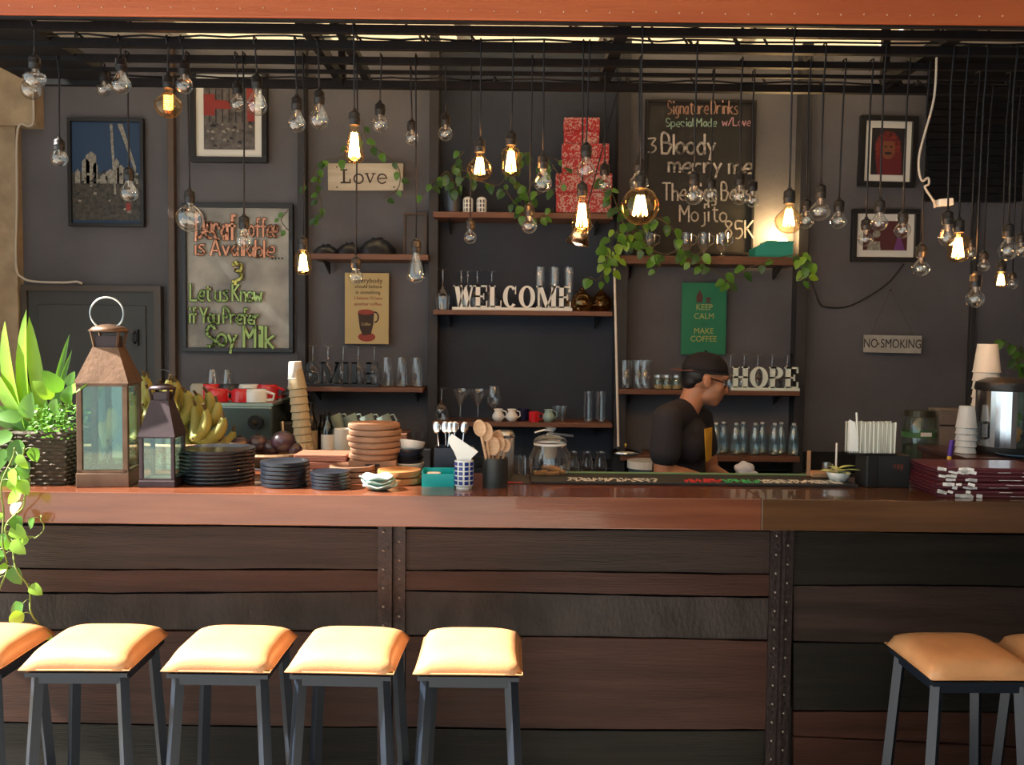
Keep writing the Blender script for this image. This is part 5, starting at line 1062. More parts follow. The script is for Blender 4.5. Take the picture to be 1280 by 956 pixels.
for i, (y_, lb) in enumerate(((478, 'lower white cup on top of the leaning sleeve'), (468, 'upper white cup on top of the leaning sleeve'))):
    t = thing('paper_cup', lb, 'cup', P(370, y_ + 6, 4.05), 0, 'white cups on the sleeve', Euler((0, -.05, 0))); r_ = .034; B().lathe([(r_, 0), (r_ * 1.05, .002), (r_ * .8, .08), (0, .08), (0, .078), (r_ * .75, .076)], 18).out('cup_body', cupw, t, smooth=True, angle=50); B().lathe([(r_ * 1.0, 0), (r_ * 1.07, .002), (r_ * 1.05, .007), (r_ * 1.0, .006)], 18).out('rim', cupw, t)
# mugs on the crate under the SMILE shelf, bottles
zc_ = P(460, 541, 4.4).z; t = thing('mug_riser', 'low wooden riser under the tilted mint mugs', 'riser', (P(455, 545, 4.45).x, 4.47, zb_)); B().box((0, 0, (zc_ - zb_) - .01), (.44, .2, .02), bev=.002).out('riser_board', shelf_w, t)
for sx in (-1, 1): B().box((sx * .21, 0, (zc_ - zb_ - .02) / 2), (.02, .2, zc_ - zb_ - .02)).out('riser_side', shelf_w, t)
mintm = mat('mint_mug', (.34, .46, .42), .35, coat=.2)
for i, px in enumerate((419, 438, 459, 480)):
    t = mug('mug', 'tilted mint mug, %s of four leaning in a row' % ['leftmost', 'second from left', 'third from left', 'rightmost'][i], mintm, (P(px + 6, 541, 4.42).x, 4.42, zc_ + .012), .034, .078, 'tilted mint mugs', Euler((0, -.42, 0)), 1)
mug('mug', 'plain white mug standing left of the round boards', whitep, (P(428, 560, 4.1).x, 4.1, P(428, 562, 4.1).z), .045, .10) .location.z = P(428, 563, 4.1).z
mm = [o for o in C.objects if o.get('label') == 'plain white mug standing left of the round boards'][0]
zm2 = mm.location.z; t = thing('counter_box', 'dark low box behind the serving boards', 'box', (P(426, 575, 4.1).x, 4.12, zb_)); B().box((0, 0, (zm2 - zb_) / 2), (.29, .2, zm2 - zb_ - .001)).out('box_body', black, t); B().box((0, -.101, (zm2 - zb_) * .6), (.1, .004, .02)).out('box_grip', lant_dk, t)
for px, lb, hh, m_, lm in ((411, 'dark green bottle with a white label below the SMILE shelf', .17, thin_glass('green_bottle', (.10, .22, .10), .1), whitep), (390, 'slim dark bottle with tan label below the SMILE shelf', .21, mat('dark_bottle', (.015, .012, .01), .2), mat('label_tan', (.35, .28, .18), .7)), (401, 'dark jar between the two bottles below the SMILE shelf', .15, mat('dark_bottle'), lant_dk)):
    t = thing('sauce_bottle', lb, 'bottle', (P(px, 560, 4.1).x, 4.08 + (.06 if px == 401 else 0), zm2)); B().lathe([(0, 0), (.028, 0), (.030, .005), (.030, hh * .6), (.020, hh * .72), (.013, hh * .85), (.014, hh), (0, hh)], 18).out('bottle_body', m_, t, smooth=True, angle=50)
    B().lathe([(.0306, hh * .05), (.0306, hh * .45)], 18).out('bottle_label', lm, t, smooth=True); B().cyl((0, 0, hh), .015, .012, 12).out('bottle_cap', black, t)
for i, px in enumerate((506, 515, 526)):
    glass_thing('small_glass', ['small clear glass right of the round boards', 'small clear glass, middle of three right of the boards', 'small clear glass nearest the middle niche'][i], 'glass', [(0, 0), (.022, 0), (.027, .08), (.0262, .08), (.021, .006), (0, .006)], glass, (P(px, 560, 4.4).x, 4.44, P(px, 561, 4.4).z), 'small glasses right of the round boards')
zs_ = P(515, 561, 4.4).z; t = thing('glass_riser', 'dark riser under the three small glasses', 'riser', (P(516, 575, 4.42).x, 4.44, zb_)); B().box((0, 0, (zs_ - zb_) / 2), (.18, .14, zs_ - zb_ - .001)).out('riser_body', black, t); B().box((0, -.071, (zs_ - zb_) * .5), (.06, .004, .03)).out('riser_panel', lant_dk, t)
for o in list(C.objects):
    if o.get('group') == 'small glasses right of the round boards': o.location.z = zs_
for i, px in enumerate((716, 733, 750)):
    glass_thing('small_glass', ['low bottle glass right beside the biscuit jar', 'low bottle glass, middle of three right of the jar', 'low bottle glass below the silver dome'][i], 'glass', [(0, 0), (.025, 0), (.027, .05), (.014, .09), (.017, .10), (.016, .10), (.013, .09), (.024, .05), (.022, .006), (0, .006)], glass, (P(px, 590, 3.9).x, 4.3, .93), 'low glasses behind the bar')
    [o for o in C.objects if o.get('group') == 'low glasses behind the bar'][-1].location = (P(px, 590, 3.55).x, 3.55, P(px, 595, 3.55).z)
zl = P(733, 596, 3.55).z; t = thing('ledge', 'low inner ledge behind the bar top', 'ledge', (.3, 3.44, zl)); B().box((0, 0, -.012), (1.5, .24, .02)).out('ledge_board', lant_dk, t); B().box((0, .0, -.022 - (zl - .022) / 2), (1.4, .06, zl - .023)).out('ledge_support', black, t)
for o in C.objects:
    if o.get('group') == 'low glasses behind the bar': o.location.z = zl
# silver dome lid and white tub on the lower right shelf level
t = thing('silver_dome', 'low silver dome lid at the foot of the white rod', 'lid', (P(776, 566, 4.42).x, 4.58, S8)); B().lathe([(.085, 0), (.09, .004), (.075, .018), (.045, .032), (0, .038)], 28).out('dome', chrome, t, smooth=True); B().ball((0, 0, .044), .009, 10).out('knob', mat('brass', (.7, .45, .1), .25, 1), t)
t.location.x = P(782, 566, 4.42).x + .02
t = thing('white_tub', 'dark tub with white lid half hidden beside the barista arm', 'tub', (P(806, 590, 4.3).x, 4.3, zb_)); zt2 = P(806, 577, 4.25).z - zb_; B().lathe([(0, 0), (.075, 0), (.08, zt2 - .02), (0, zt2 - .02)], 24).out('tub_body', mat('tub_blue', (.06, .09, .12), .4), t, smooth=True, angle=40); B().lathe([(.085, zt2 - .035), (.085, zt2), (0, zt2)], 24).out('lid', white, t)
# ------------------------------------------------------------------ fruit basket with bananas, bowl of dark fruit
wick = mat('wicker', (.30, .17, .08), .7, var=.3, scale=40, bump=.4)
def basket(label, loc, r_, h_, m_, sy=1, rim=True):
    t = thing('basket', label, 'basket', loc)
    for k in range(int(h_ / .009)):
        q = k * .009 / h_; b = B(); R_ = r_ * (.72 + .28 * q); b.tube([(R_ * (1 + .02 * (1 if (i + k) % 2 else -1)) * math.cos(2 * PI * i / 36), sy * R_ * (1 + .02 * (1 if (i + k) % 2 else -1)) * math.sin(2 * PI * i / 36), .006 + k * .009) for i in range(36)], .0052, 5, closed=True); b.out('woven_course', m_, t)
    B().tube([(r_ * 1.03 * math.cos(2 * PI * i / 36), sy * r_ * 1.03 * math.sin(2 * PI * i / 36), h_) for i in range(36)], .008, 6, closed=True).out('rim', m_, t)
    B().lathe([(0, 0), (r_ * .72, 0), (r_ * .72, .004), (0, .004)], 24, sy=sy).out('basket_base', m_, t); return t
bx_, by_ = P(232, 590, 3.35).x, 3.42
t = thing('inner_stand', 'low dark stand behind the bar under the fruit basket', 'stand', (bx_ + .17, 3.46, 0)); B().box((0, 0, ZT - .01), (.78, .34, .02)).out('stand_top', lant_dk, t); B().box((0, 0, (ZT - .02) / 2), (.7, .28, ZT - .021)).out('stand_body', black, t)
basket('wide woven basket full of bananas behind the lanterns', (bx_, by_, ZT), .20, .085, wick, .7)
ban = mat('banana_skin', (.36, .30, .07), .5, col2=(.22, .27, .07), scale=6); bant = mat('banana_tip', (.10, .07, .03), .7)
def banana(loc, rz, tilt, s_, lb):
    t = thing('banana', lb, 'banana', loc, 0, 'bananas heaped in the basket', Euler((tilt, 0, rz))); n = 10; L = .16 * s_
    pts = []; rr = []
    for i in range(n + 1):
        q = i / n; a = (q - .5) * 1.5; pts.append((0, math.sin(a) * L * .62, (1 - math.cos(a)) * L * .9)); rr.append(.027 * s_ * max(.16, math.sin(PI * (q * .9 + .05)) ** .45))
    B().tube(pts, rr, 6).out('peel', ban, t, smooth=True, angle=70); B().tube([pts[-1], (0, pts[-1][1] + .012, pts[-1][2] + .022)], .0055, 6).out('stem', bant, t); B().ball(pts[0], .006, 6).out('tip', bant, t)
rb = random.Random(21)
bl_ = ['pointing left behind the tall lantern', 'seen through the tall lantern pane', 'lying low behind the tall lantern', 'between the two lanterns, upper', 'between the two lanterns, lower', 'standing up above the small lantern', 'curving over the small lantern roof', 'behind the small lantern roof', 'bright one right of the small lantern', 'upright one right of the small lantern', 'leaning right above the plates', 'tip pointing right, upper', 'tip pointing right, lower', 'lying at the right rim of the basket', 'greenish one at right front of basket', 'greenish one at the middle front of basket', 'deep in the basket at left', 'deep in the basket at right', 'topmost of the heap', 'second topmost of the heap']
bp_ = [(118, 560, .5, .9), (140, 535, .3, 1.1), (150, 575, .7, .5), (168, 520, .1, 1.2), (176, 560, -.2, .9), (186, 505, .2, 1.3), (205, 505, -.3, 1.2), (222, 520, .3, 1.0), (236, 515, -.5, 1.2), (246, 530, .2, 1.3), (256, 535, -.6, 1.0), (266, 525, -1.1, .8), (268, 545, -1.3, .6), (258, 560, -1.0, .5), (246, 565, -.3, .9), (228, 560, .2, .9), (140, 590, 1.2, .2), (240, 585, 1.4, .2), (190, 495, 1.2, .7), (214, 500, -1.1, .8)]
bl_ += ['of the crowded heap, showing %s' % q_ for q_ in ('its flank above the small lantern', 'its tip beside the small lantern cap', 'its belly right of the small lantern', 'its stem over the plate stack', 'pale skin between the lanterns', 'green skin through the tall lantern', 'its curve at the top left', 'a bruised tip near the machine', 'its side low by the plate stack', 'its end at the far right rim', 'a short stub high in the middle', 'a long edge behind the small lantern')]
bp_ += [(212, 500, .9, 1.0), (196, 515, -.8, .9), (230, 545, .6, 1.1), (250, 515, -.2, 1.4), (178, 540, .4, 1.2), (130, 550, .8, .8), (182, 490, .3, 1.3), (262, 512, -.7, 1.2), (240, 560, .9, .7), (276, 560, -1.2, .4), (222, 498, -.1, 1.5), (214, 545, .1, 1.1)]
for i, (px, py, rz, tl_2) in enumerate(bp_):
    Yq = by_ - .08 + rb.uniform(0, .14); banana(P(px, py, Yq), rz + rb.uniform(-.2, .2), tl_2, rb.uniform(.8, 1.0), 'yellow green banana ' + bl_[i])
basket('low loose basket of purple fruit behind the mid-sized plates', (P(338, 572, 3.4).x, 3.42, ZT), .125, .045, mat('rattan_dark', (.17, .10, .045), .7, var=.3, scale=40), .8)
plum = mat('purple_skin', (.045, .022, .035), .28, coat=.4)
for i, (px, py, r_) in enumerate(((354, 552, .047), (320, 556, .040), (300, 556, .036), (337, 561, .036), (368, 562, .030))):
    c = P(px, py, 3.42); t = thing('purple_fruit', ['largest glossy purple fruit with a stick in it', 'purple fruit left of the largest one', 'leftmost purple fruit in the loose basket', 'purple fruit low in the middle of the basket', 'purple fruit at the right rim of the basket'][i], 'fruit', (c.x, 3.42 + .03 * (i % 2), c.z - r_ * .9), 0, 'purple fruit in the loose basket')
    B().ball((0, 0, r_ * .9), (r_, r_, r_ * .88), 18).out('fruit_body', plum, t, smooth=True)
    if i == 0: B().tube([(0, 0, r_ * 1.6), (-.002, 0, r_ * 1.8 + .035)], .004, 6).out('stick', mat('stick', (.5, .36, .2), .7), t)
    else: B().cyl((0, 0, r_ * 1.72), .008, .008, 8).out('calyx', lant_dk, t)
# ------------------------------------------------------------------ cables on the wall
def cable(name, label, pts, Y, r_, m_):
    b = B(); q = crom([tuple(map(float, p_)) for p_ in pts], 5); c0 = P(pts[0][0], pts[0][1], Y); b.tube([P(x_, y_, Y) - c0 for x_, y_ in q], r_, 7); o = b.out(name, m_, None, smooth=True); o.location = c0; return tag(o, label, 'cable') if label else o
cw = mat('cable_cream', (.55, .50, .42), .5)
cable('power_cable', 'cream cable running down the left pier and onto the wall', [(41, 112), (42, 150), (36, 158), (22, 162), (21, 250), (20, 330), (28, 347), (45, 352), (80, 353), (96, 352), (103, 355)], 4.655, .006, cw)
cable('power_cable', 'black cable drooping on the wall above the NO SMOKING sign', [(1008, 330), (1015, 352), (1024, 378), (1034, 384), (1060, 383), (1090, 368), (1112, 352), (1130, 330)], 4.68, .005, black)
cq = cable('hanging_cord', None, [(1171, 60), (1168, 120), (1155, 170), (1149, 195), (1149, 215), (1153, 226), (1160, 222), (1161, 230), (1156, 234), (1165, 248), (1170, 258)], 3.33, .0042, cw)
p = P(1181, 253, 3.33); t = thing('junction_block', 'small white connector block on looping cream cord above the right bulbs', 'connector', p); cq.parent = t; cq.location = cq.location - p
B().box((0, 0, 0), (.052, .03, .026), Euler((0, -.1, 0)), bev=.003).out('block_body', whitep, t); B().tube([(-.026, 0, -.004), (-.04, 0, .01), (-.036, 0, -.02)], .004, 6).out('wire_end', cw, t)
# small warm lamp on the shelf behind the teal box
t = thing('shelf_lamp', 'small warm glowing lamp just behind the teal box', 'lamp', (P(978, 300, 4.69).x, 4.69, S6)); B().cyl((0, 0, 0), .022, .06, 14).out('lamp_base', black, t)
B().ball((0, 0, .088), .030, 14).out('lamp_bulb', mat('warm_globe', (1, .8, .5), emit=14, ecol=(1, .62, .25)), t, smooth=True)
ld = bpy.data.lights.new('shelf_lamp_light', 'POINT'); ld.energy = 9; ld.color = (1, .60, .25); ld.shadow_soft_size = .03; lo = bpy.data.objects.new('shelf_lamp_light', ld); C.objects.link(lo); lo.parent = t; lo.location = (-.02, -.03, .135)
# ------------------------------------------------------------------ plants
def leafmat(n, c, tr=.35):
    m = mat(n, c, .42, var=.25, scale=12, coat=.15); nt = m.node_tree; b = nt.nodes['Principled BSDF']; o = nt.nodes['Material Output']
    t = nt.nodes.new('ShaderNodeBsdfTranslucent'); t.inputs[0].default_value = (min(1, c[0] * 2.2), min(1, c[1] * 1.9), c[2], 1); x = nt.nodes.new('ShaderNodeMixShader'); x.inputs[0].default_value = tr
    nt.links.new(b.outputs[0], x.inputs[1]); nt.links.new(t.outputs[0], x.inputs[2]); nt.links.new(x.outputs[0], o.inputs[0]); return m
lf = leafmat('leaf_green', (.09, .24, .03)); lf2 = leafmat('leaf_yellow_green', (.22, .42, .04)); lf3 = leafmat('leaf_dark', (.035, .10, .02), .25); stem = mat('stem_green', (.16, .22, .05), .6); stemb = mat('stem_brown', (.10, .08, .035), .7)
rv_ = random.Random(31)
def vine(t, pts, Y, leaves, size, mats, r_=.0022, sm=None, dyj=.02, name='leaf'):
    """pts: pixel path; t: parent thing"""
    q = crom([tuple(map(float, p_)) for p_ in pts], 6); W_ = [P(x, y, Y + (0 if len(a_) < 3 else 0)) if 1 else None for (x, y), a_ in zip(q, q)]
    W_ = [w - t.location + Vector((0, math.sin(i * .7) * .012, 0)) for i, w in enumerate(W_)]
    B().tube(W_, r_, 5).out('stem', sm or stem, t, smooth=True)
    n = len(W_)
    for k in range(leaves):
        i = int((k + .6) / leaves * (n - 1)); a = W_[i]; d = Vector((rv_.uniform(-1, 1), rv_.uniform(-.9, .1), rv_.uniform(-.9, .35))).normalized()
        e = a + d * size * .5; s_ = size * rv_.uniform(.75, 1.2); b = B()
        leaf_mesh(b, e, (d.x * .6 + rv_.uniform(-.4, .4), d.y * .2, -.6 + rv_.uniform(-.3, .5)), (rv_.uniform(-.5, .5), -1, rv_.uniform(.1, .8)), s_, s_ * .78, .18, .25, 5, True)
        b.bm.verts.ensure_lookup_table()
        o = b.out(name, mats[k % len(mats)], t, smooth=True, fix=False)
        if k % 2 == 0: pass
        B().tube([a, (a + e) / 2 + Vector((0, 0, .004)), e], .0011, 4).out('leaf_stalk', sm or stem, o)
# big planter at the left end of the bar
pc = P(56, 612, 2.99); t = thing('potted_plant', 'bright green leafy plant in woven planter at left end of the bar', 'plant', (pc.x, 3.0, ZT))
wv = mat('dark_wicker', (.045, .030, .016), .75, var=.4, scale=50, bump=.5); pw_, ph_ = .225, .175
for k in range(14):
    z = .006 + k * ph_ / 14; b = B(); n = 40; pts = []
    for i in range(n):
        q = i / n * 4; e = int(q); f = (q - e) * 2 - 1; hx = pw_ / 2 * (.92 + .08 * k / 14); x, y = ((f, -1), (1, f), (-f, 1), (-1, -f))[e]; o_ = 1 + .025 * (1 if (i + k) % 2 else -1); pts.append((x * hx * o_, y * hx * .8 * o_, z))
    b.tube(pts, .0072, 5, closed=True); b.out('woven_course', wv, t)
B().box((0, 0, ph_ * .45), (pw_ * .88, pw_ * .70, ph_ * .86)).out('planter_lining', lant_dk, t); B().box((0, 0, ph_ * .93), (pw_ * .9, pw_ * .72, .01)).out('soil', mat('soil'), t)
straps = [((38, 545), (12, 405), 30, 'y'), ((30, 545), (-12, 420), 32, 'y'), ((58, 540), (32, 412), 24, 'y'), ((40, 545), (-30, 460), 26, 'y'), ((25, 540), (-40, 500), 28, 'g'), ((60, 540), (80, 434), 12, 'g'), ((62, 540), (84, 452), 10, 'g'), ((50, 545), (18, 470), 24, 'y'), ((45, 545), (-5, 520), 22, 'g')]
for (x0, y0), (x1, y1), w_, c_ in straps:
    a, e = P(x0, y0, 3.0) - t.location, P(x1, y1, 2.97) - t.location; a.z = ph_ * .95; b = B(); leaf_mesh(b, a, e - a + Vector((0, 0, .03)), (.25 if x1 > 25 else -.5, -1, .3), (e - a).length * 1.12, w_ / K(3.0) * .72, .35, .16, 9); b.out('leaf', lf2 if c_ == 'y' else lf, t, smooth=True, fix=False)
for px, py, s_, dx, dz in ((73, 482, .065, -.3, .5), (92, 484, .065, .6, .3), (84, 500, .055, .2, .4), (60, 490, .06, -.5, .6), (88, 476, .04, .4, .8), (20, 520, .06, -.7, .1), (8, 545, .06, -.6, -.3), (35, 515, .07, .2, .5), (70, 515, .06, .1, .2), (22, 560, .065, -.2, -.8), (30, 585, .06, .1, -.9), (4, 570, .06, -.3, -.7), (14, 598, .07, 0, -1)):
    c = P(px, py, 2.9) - t.location; b = B(); leaf_mesh(b, c - Vector((dx, 0, dz)) * s_ * .5, (dx, -.3, dz), (.2, -1, .5), s_ * 1.3, s_ * .8, .15, .25, 6, True); b.out('leaf', rv_.choice((lf, lf2, lf)), t, smooth=True, fix=False)
    B().tube([(c.x * .5, 0, ph_), c - Vector((dx, 0, dz)) * s_ * .5], .0016, 4).out('leaf_stalk', stem, t)
b = B()
for k in range(420):
    x, y = rv_.uniform(-.02, pw_ * .55), rv_.uniform(-.11, .07); z = ph_ * rv_.uniform(.86, 1.45); s_ = rv_.uniform(.010, .02)
    leaf_mesh(b, (x, y, z), (rv_.uniform(-1, 1), rv_.uniform(-1, .4), rv_.uniform(-.3, 1)), (rv_.uniform(-.4, .4), -.6, 1), s_, s_ * .7, .1, .1, 2)
o = b.out('herb_foliage', lf, t, fix=False); o['kind'] = 'stuff'
vine(t, [(30, 560), (20, 590), (35, 600), (30, 630), (10, 655), (14, 690), (30, 725), (40, 760), (50, 790)], 2.76, 15, .048, [lf, lf2, lf2], .0032)
vine(t, [(18, 560), (5, 600), (2, 650), (8, 700), (0, 740), (-6, 790)], 2.76, 12, .05, [lf2, lf], .003)
vine(t, [(8, 665), (20, 668), (40, 672), (50, 668), (54, 650), (48, 645)], 2.77, 3, .04, [lf, lf2], .002)
# vines on the shelves
def plant(label, px, py, Y): return thing('trailing_plant', label, 'plant', P(px, py, Y))
t = plant('trailing vine with small leaves framing the Love sign', 395, 200, 4.60)
vine(t, [(452, 150), (458, 172), (470, 185), (490, 200), (500, 215), (497, 235), (480, 248)], 4.60, 9, .042, [lf3, lf], sm=stemb)
vine(t, [(455, 165), (430, 195), (405, 200), (392, 215), (386, 235)], 4.60, 8, .046, [lf, lf3, lf], sm=stemb)
vine(t, [(404, 205), (398, 228), (400, 248), (404, 268), (395, 274)], 4.60, 9, .044, [lf3, lf], sm=stemb); vine(t, [(360, 262), (352, 275), (362, 290)], 4.62, 3, .03, [lf], sm=stemb)
t = plant('leafy vine spilling from the dark metal pot on the top shelf', 567, 236, 4.56)
vine(t, [(567, 236), (560, 215), (548, 222), (538, 232), (528, 244)], 4.5, 8, .045, [lf3, lf], sm=stemb); vine(t, [(567, 236), (565, 212), (572, 200), (580, 190)], 4.55, 8, .045, [lf3, lf], sm=stemb)
vine(t, [(567, 236), (580, 222), (600, 226), (620, 232), (632, 222), (640, 205)], 4.55, 10, .040, [lf3, lf, lf3], sm=stemb); vine(t, [(567, 236), (575, 215), (590, 215)], 4.5, 5, .045, [lf3], sm=stemb)
t = plant('bushy green vine between the niche shelf and the red boxes', 650, 230, 4.56)
vine(t, [(655, 262), (645, 235), (640, 215), (650, 195), (664, 190)], 4.56, 12, .045, [lf, lf3], sm=stemb); vine(t, [(655, 262), (662, 235), (680, 210), (690, 196), (705, 208)], 4.54, 10, .045, [lf, lf3], sm=stemb)
vine(t, [(655, 262), (665, 275), (678, 268), (692, 262)], 4.47, 5, .045, [lf], sm=stemb); vine(t, [(655, 262), (640, 250), (632, 235)], 4.5, 6, .04, [lf3], sm=stemb)
vine(t, [(655, 262), (670, 245), (700, 230), (690, 205)], 4.42, 6, .045, [lf, lf3], sm=stemb)
t = plant('large vine hanging in front of the niche edge and right shelf', 788, 290, 4.5)
for pts, nl, ms, Yv in (([(788, 298), (775, 270), (765, 240), (752, 225)], 14, [lf3, lf], 4.46), ([(788, 298), (770, 290), (762, 310), (758, 330)], 12, [lf, lf2], 4.42), ([(788, 298), (800, 275), (820, 272), (840, 285), (850, 300)], 12, [lf3, lf], 4.45),
                    ([(788, 298), (775, 300), (764, 318), (770, 332), (750, 345)], 12, [lf2, lf2, lf], 4.42), ([(788, 298), (810, 310), (832, 318), (850, 312), (870, 318), (880, 310)], 9, [lf, lf3], 4.42), ([(788, 298), (795, 285), (780, 260), (790, 240)], 12, [lf3], 4.5),
                    ([(805, 300), (812, 318), (825, 326), (822, 338)], 4, [lf], 4.42), ([(850, 312), (862, 322), (880, 332), (905, 346), (912, 356)], 9, [lf, lf3], 4.42), ([(912, 356), (925, 340), (950, 330), (975, 322), (998, 318), (1008, 322)], 8, [lf, lf3], 4.42),
                    ([(998, 318), (1004, 325), (1008, 338), (998, 350)], 8, [lf2, lf], 4.40), ([(752, 345), (745, 350), (738, 345)], 3, [lf], 4.44)):
    vine(t, pts, Yv, nl, .050, ms, sm=stemb)
t = plant('green foliage tuft at the right edge of the back wall', 1290, 440, 4.55)
vine(t, [(1300, 470), (1280, 440), (1262, 430), (1244, 426)], 4.55, 8, .05, [lf3, lf], sm=stemb); vine(t, [(1300, 470), (1285, 455), (1272, 448), (1268, 460)], 4.5, 7, .05, [lf3, lf], sm=stemb)
B().tube([(0, 0, -.30), (.02, 0, 0)], .006, 6).out('stake', stemb, t)
# ------------------------------------------------------------------ barista
YM = 3.82
def PM(px, py, dy=0): return P(px, py, YM + dy)
def blob(parts, vox, name, m, parent, off=Vector((0, 0, 0)), smooth=4):
    b = B()
    for p_ in parts:
        if p_[0] == 'e': b.ball(p_[1] - off, p_[2], 20, rot=p_[3] if len(p_) > 3 else None)
        else:      # limb: list of (point, radius)
            pts = [q for q, _ in p_[1]]; rr = [r_ for _, r_ in p_[1]]
            for (a, ra), (c, rc_) in zip(p_[1], p_[1][1:]):
                n = 10
                for i in range(n + 1): pass
                d = (c - a); L = d.length; st_ = max(2, int(L / (min(ra, rc_) * .25)))
                tb = [a.lerp(c, i / st_) - off for i in range(st_ + 1)]; b.tube(tb, [ra + (rc_ - ra) * i / st_ for i in range(st_ + 1)], 18)
                b.ball(a - off, ra, 18); b.ball(c - off, rc_, 18)
    o = b.out(name, m, parent); md = o.modifiers.new('r', 'REMESH'); md.mode = 'VOXEL'; md.voxel_size = vox; md.use_smooth_shade = True
    s_ = o.modifiers.new('s', 'SMOOTH'); s_.iterations = smooth; s_.factor = .5
    dg = bpy.context.evaluated_depsgraph_get(); me = bpy.data.meshes.new_from_object(o.evaluated_get(dg)); me.name = name; me.materials.clear(); me.materials.append(m)
    o.modifiers.clear(); o.data = me; return o
V = Vector
skin = mat('skin', (.42, .20, .115), .5, var=.06, scale=8, sss=.1); hairm = mat('hair_black', (.008, .007, .007), .5); shirt = mat('shirt_charcoal', (.016, .016, .024), .85, bump=.15, bscale=30); capm = mat('cap_black', (.003, .003, .007), .8); pants = mat('trousers_dark', (.02, .022, .03), .8)
hip = V((PM(852, 600).x, YM + .02, .86)); man = thing('person', 'man in dark tee and backwards black cap with glasses, looking down behind the bar', 'person', (hip.x, hip.y, 0)); O = man.location.copy()
hc = PM(882, 474)       # head centre
def H(dx, dy, dz): return hc + V((dx, dy, dz))     # face looks +x and slightly down
TL = Euler((0, math.radians(16), 0))
def HR(dx, dy, dz): return hc + TL.to_matrix() @ V((dx, dy, dz))
neck = PM(858, 515, .0); ches = PM(855, 545, .0); sh_n = PM(833, 524, -.145); sh_f = PM(874, 524, .14)
body = [('e', HR(-.012, 0, .028), (.090, .073, .084), TL), ('e', HR(-.030, 0, .012), (.075, .072, .080), TL), ('e', HR(.035, 0, -.035), (.055, .058, .068), TL), ('e', HR(.052, 0, -.078), (.034, .036, .026), TL), ('e', HR(.020, 0, -.066), (.052, .052, .034), TL),
        ('e', HR(.064, 0, .030), (.026, .052, .022), TL), ('l', [(HR(.078, 0, .012), .009), (HR(.096, 0, -.020), .012), (HR(.094, 0, -.026), .013)]), ('e', HR(.084, .014, -.026), (.011, .009, .008)), ('e', HR(.084, -.014, -.026), (.011, .009, .008)),
        ('e', HR(.079, 0, -.049), (.015, .024, .007), TL), ('e', HR(.076, 0, -.062), (.016, .022, .008), TL), ('e', HR(.050, -.040, -.020), (.026, .020, .026), TL), ('e', HR(.050, .040, -.020), (.026, .020, .026), TL),
        ('e', HR(-.006, -.078, -.008), (.020, .008, .033), Euler((0, .1, .35))), ('e', HR(-.006, .078, -.008), (.020, .008, .033), Euler((0, .1, -.35))),
        ('l', [(HR(-.022, 0, -.035), .052), (neck, .050), (PM(856, 528), .058)]),
        ('e', PM(852, 552), (.090, .145, .085)), ('l', [(PM(850, 545), .10), (PM(848, 585), .100), (hip, .108)]), ('l', [(sh_n, .046), (V((sh_n.x, sh_f.y, sh_n.z)).lerp(sh_f, .6), .046)])]
# near arm: down, elbow bent, forearm forward over the work surface; far arm reaching to the same cloth
el_n = PM(829, 590, -.19); wr_n = PM(892, 604, -.13); cloth = PM(931, 585, -.06)
el_f = PM(888, 588, .16); wr_f = PM(912, 600, .05)
body += [('l', [(sh_n + V((0, -.02, -.01)), .046), (sh_n.lerp(el_n, .55) + V((0, -.01, 0)), .045), (el_n, .040)]), ('l', [(el_n, .040), (el_n.lerp(wr_n, .4), .038), (wr_n, .025)]), ('l', [(sh_f, .050), (el_f, .038), (wr_f, .025)])]
body += [('l', [(hip + V((0, -.09, -.02)), .088), (V((hip.x + .02, hip.y - .10, .46)), .060), (V((hip.x - .03, hip.y - .11, .09)), .040)]), ('l', [(hip + V((0, .09, -.02)), .088), (V((hip.x + .06, hip.y + .10, .46)), .060), (V((hip.x + .05, hip.y + .11, .09)), .040)]),
         ('l', [(V((hip.x - .04, hip.y - .11, .05)), .042), (V((hip.x + .12, hip.y - .12, .035)), .034)]), ('l', [(V((hip.x + .04, hip.y + .11, .05)), .042), (V((hip.x + .20, hip.y + .12, .035)), .034)])]
def hand(wr, tgt, side):
    d = (tgt - wr).normalized(); s_ = d.cross(V((0, 0, 1))).normalized(); up = s_.cross(d); pc_ = wr + d * .045; out = [('l', [(wr, .025), (wr + d * .02, .026)]), ('e', pc_ + up * 0, (.042, .040, .018), d.to_track_quat('X', 'Z').to_euler()), ('e', wr + d * .03, (.034, .032, .020), d.to_track_quat('X', 'Z').to_euler())]
    for k, (o_, L) in enumerate(((-.030, .062), (-.010, .072), (.010, .068), (.028, .054))):
        b0_ = wr + d * .070 + s_ * o_; m1 = b0_ + d * L * .42 - up * .006; m2 = m1 + d * L * .28 - up * .018; m3 = m2 + d * L * .12 - up * .020
        out.append(('l', [(b0_, .0092), (m1, .0088), (m2, .0080), (m3, .0070)]))
    tb = wr + d * .022 + s_ * side * .030; out.append(('l', [(tb, .012), (tb + d * .028 + s_ * side * .018 - up * .01, .0105), (tb + d * .055 + s_ * side * .010 - up * .022, .0085)]))
    return out
body += hand(wr_n, wr_n + V((.3, .10, .01)), 1) + hand(wr_f, wr_f + V((.3, -.10, -.02)), -1)
bo = blob(body, .0055, 'body', skin, man, O, 3)
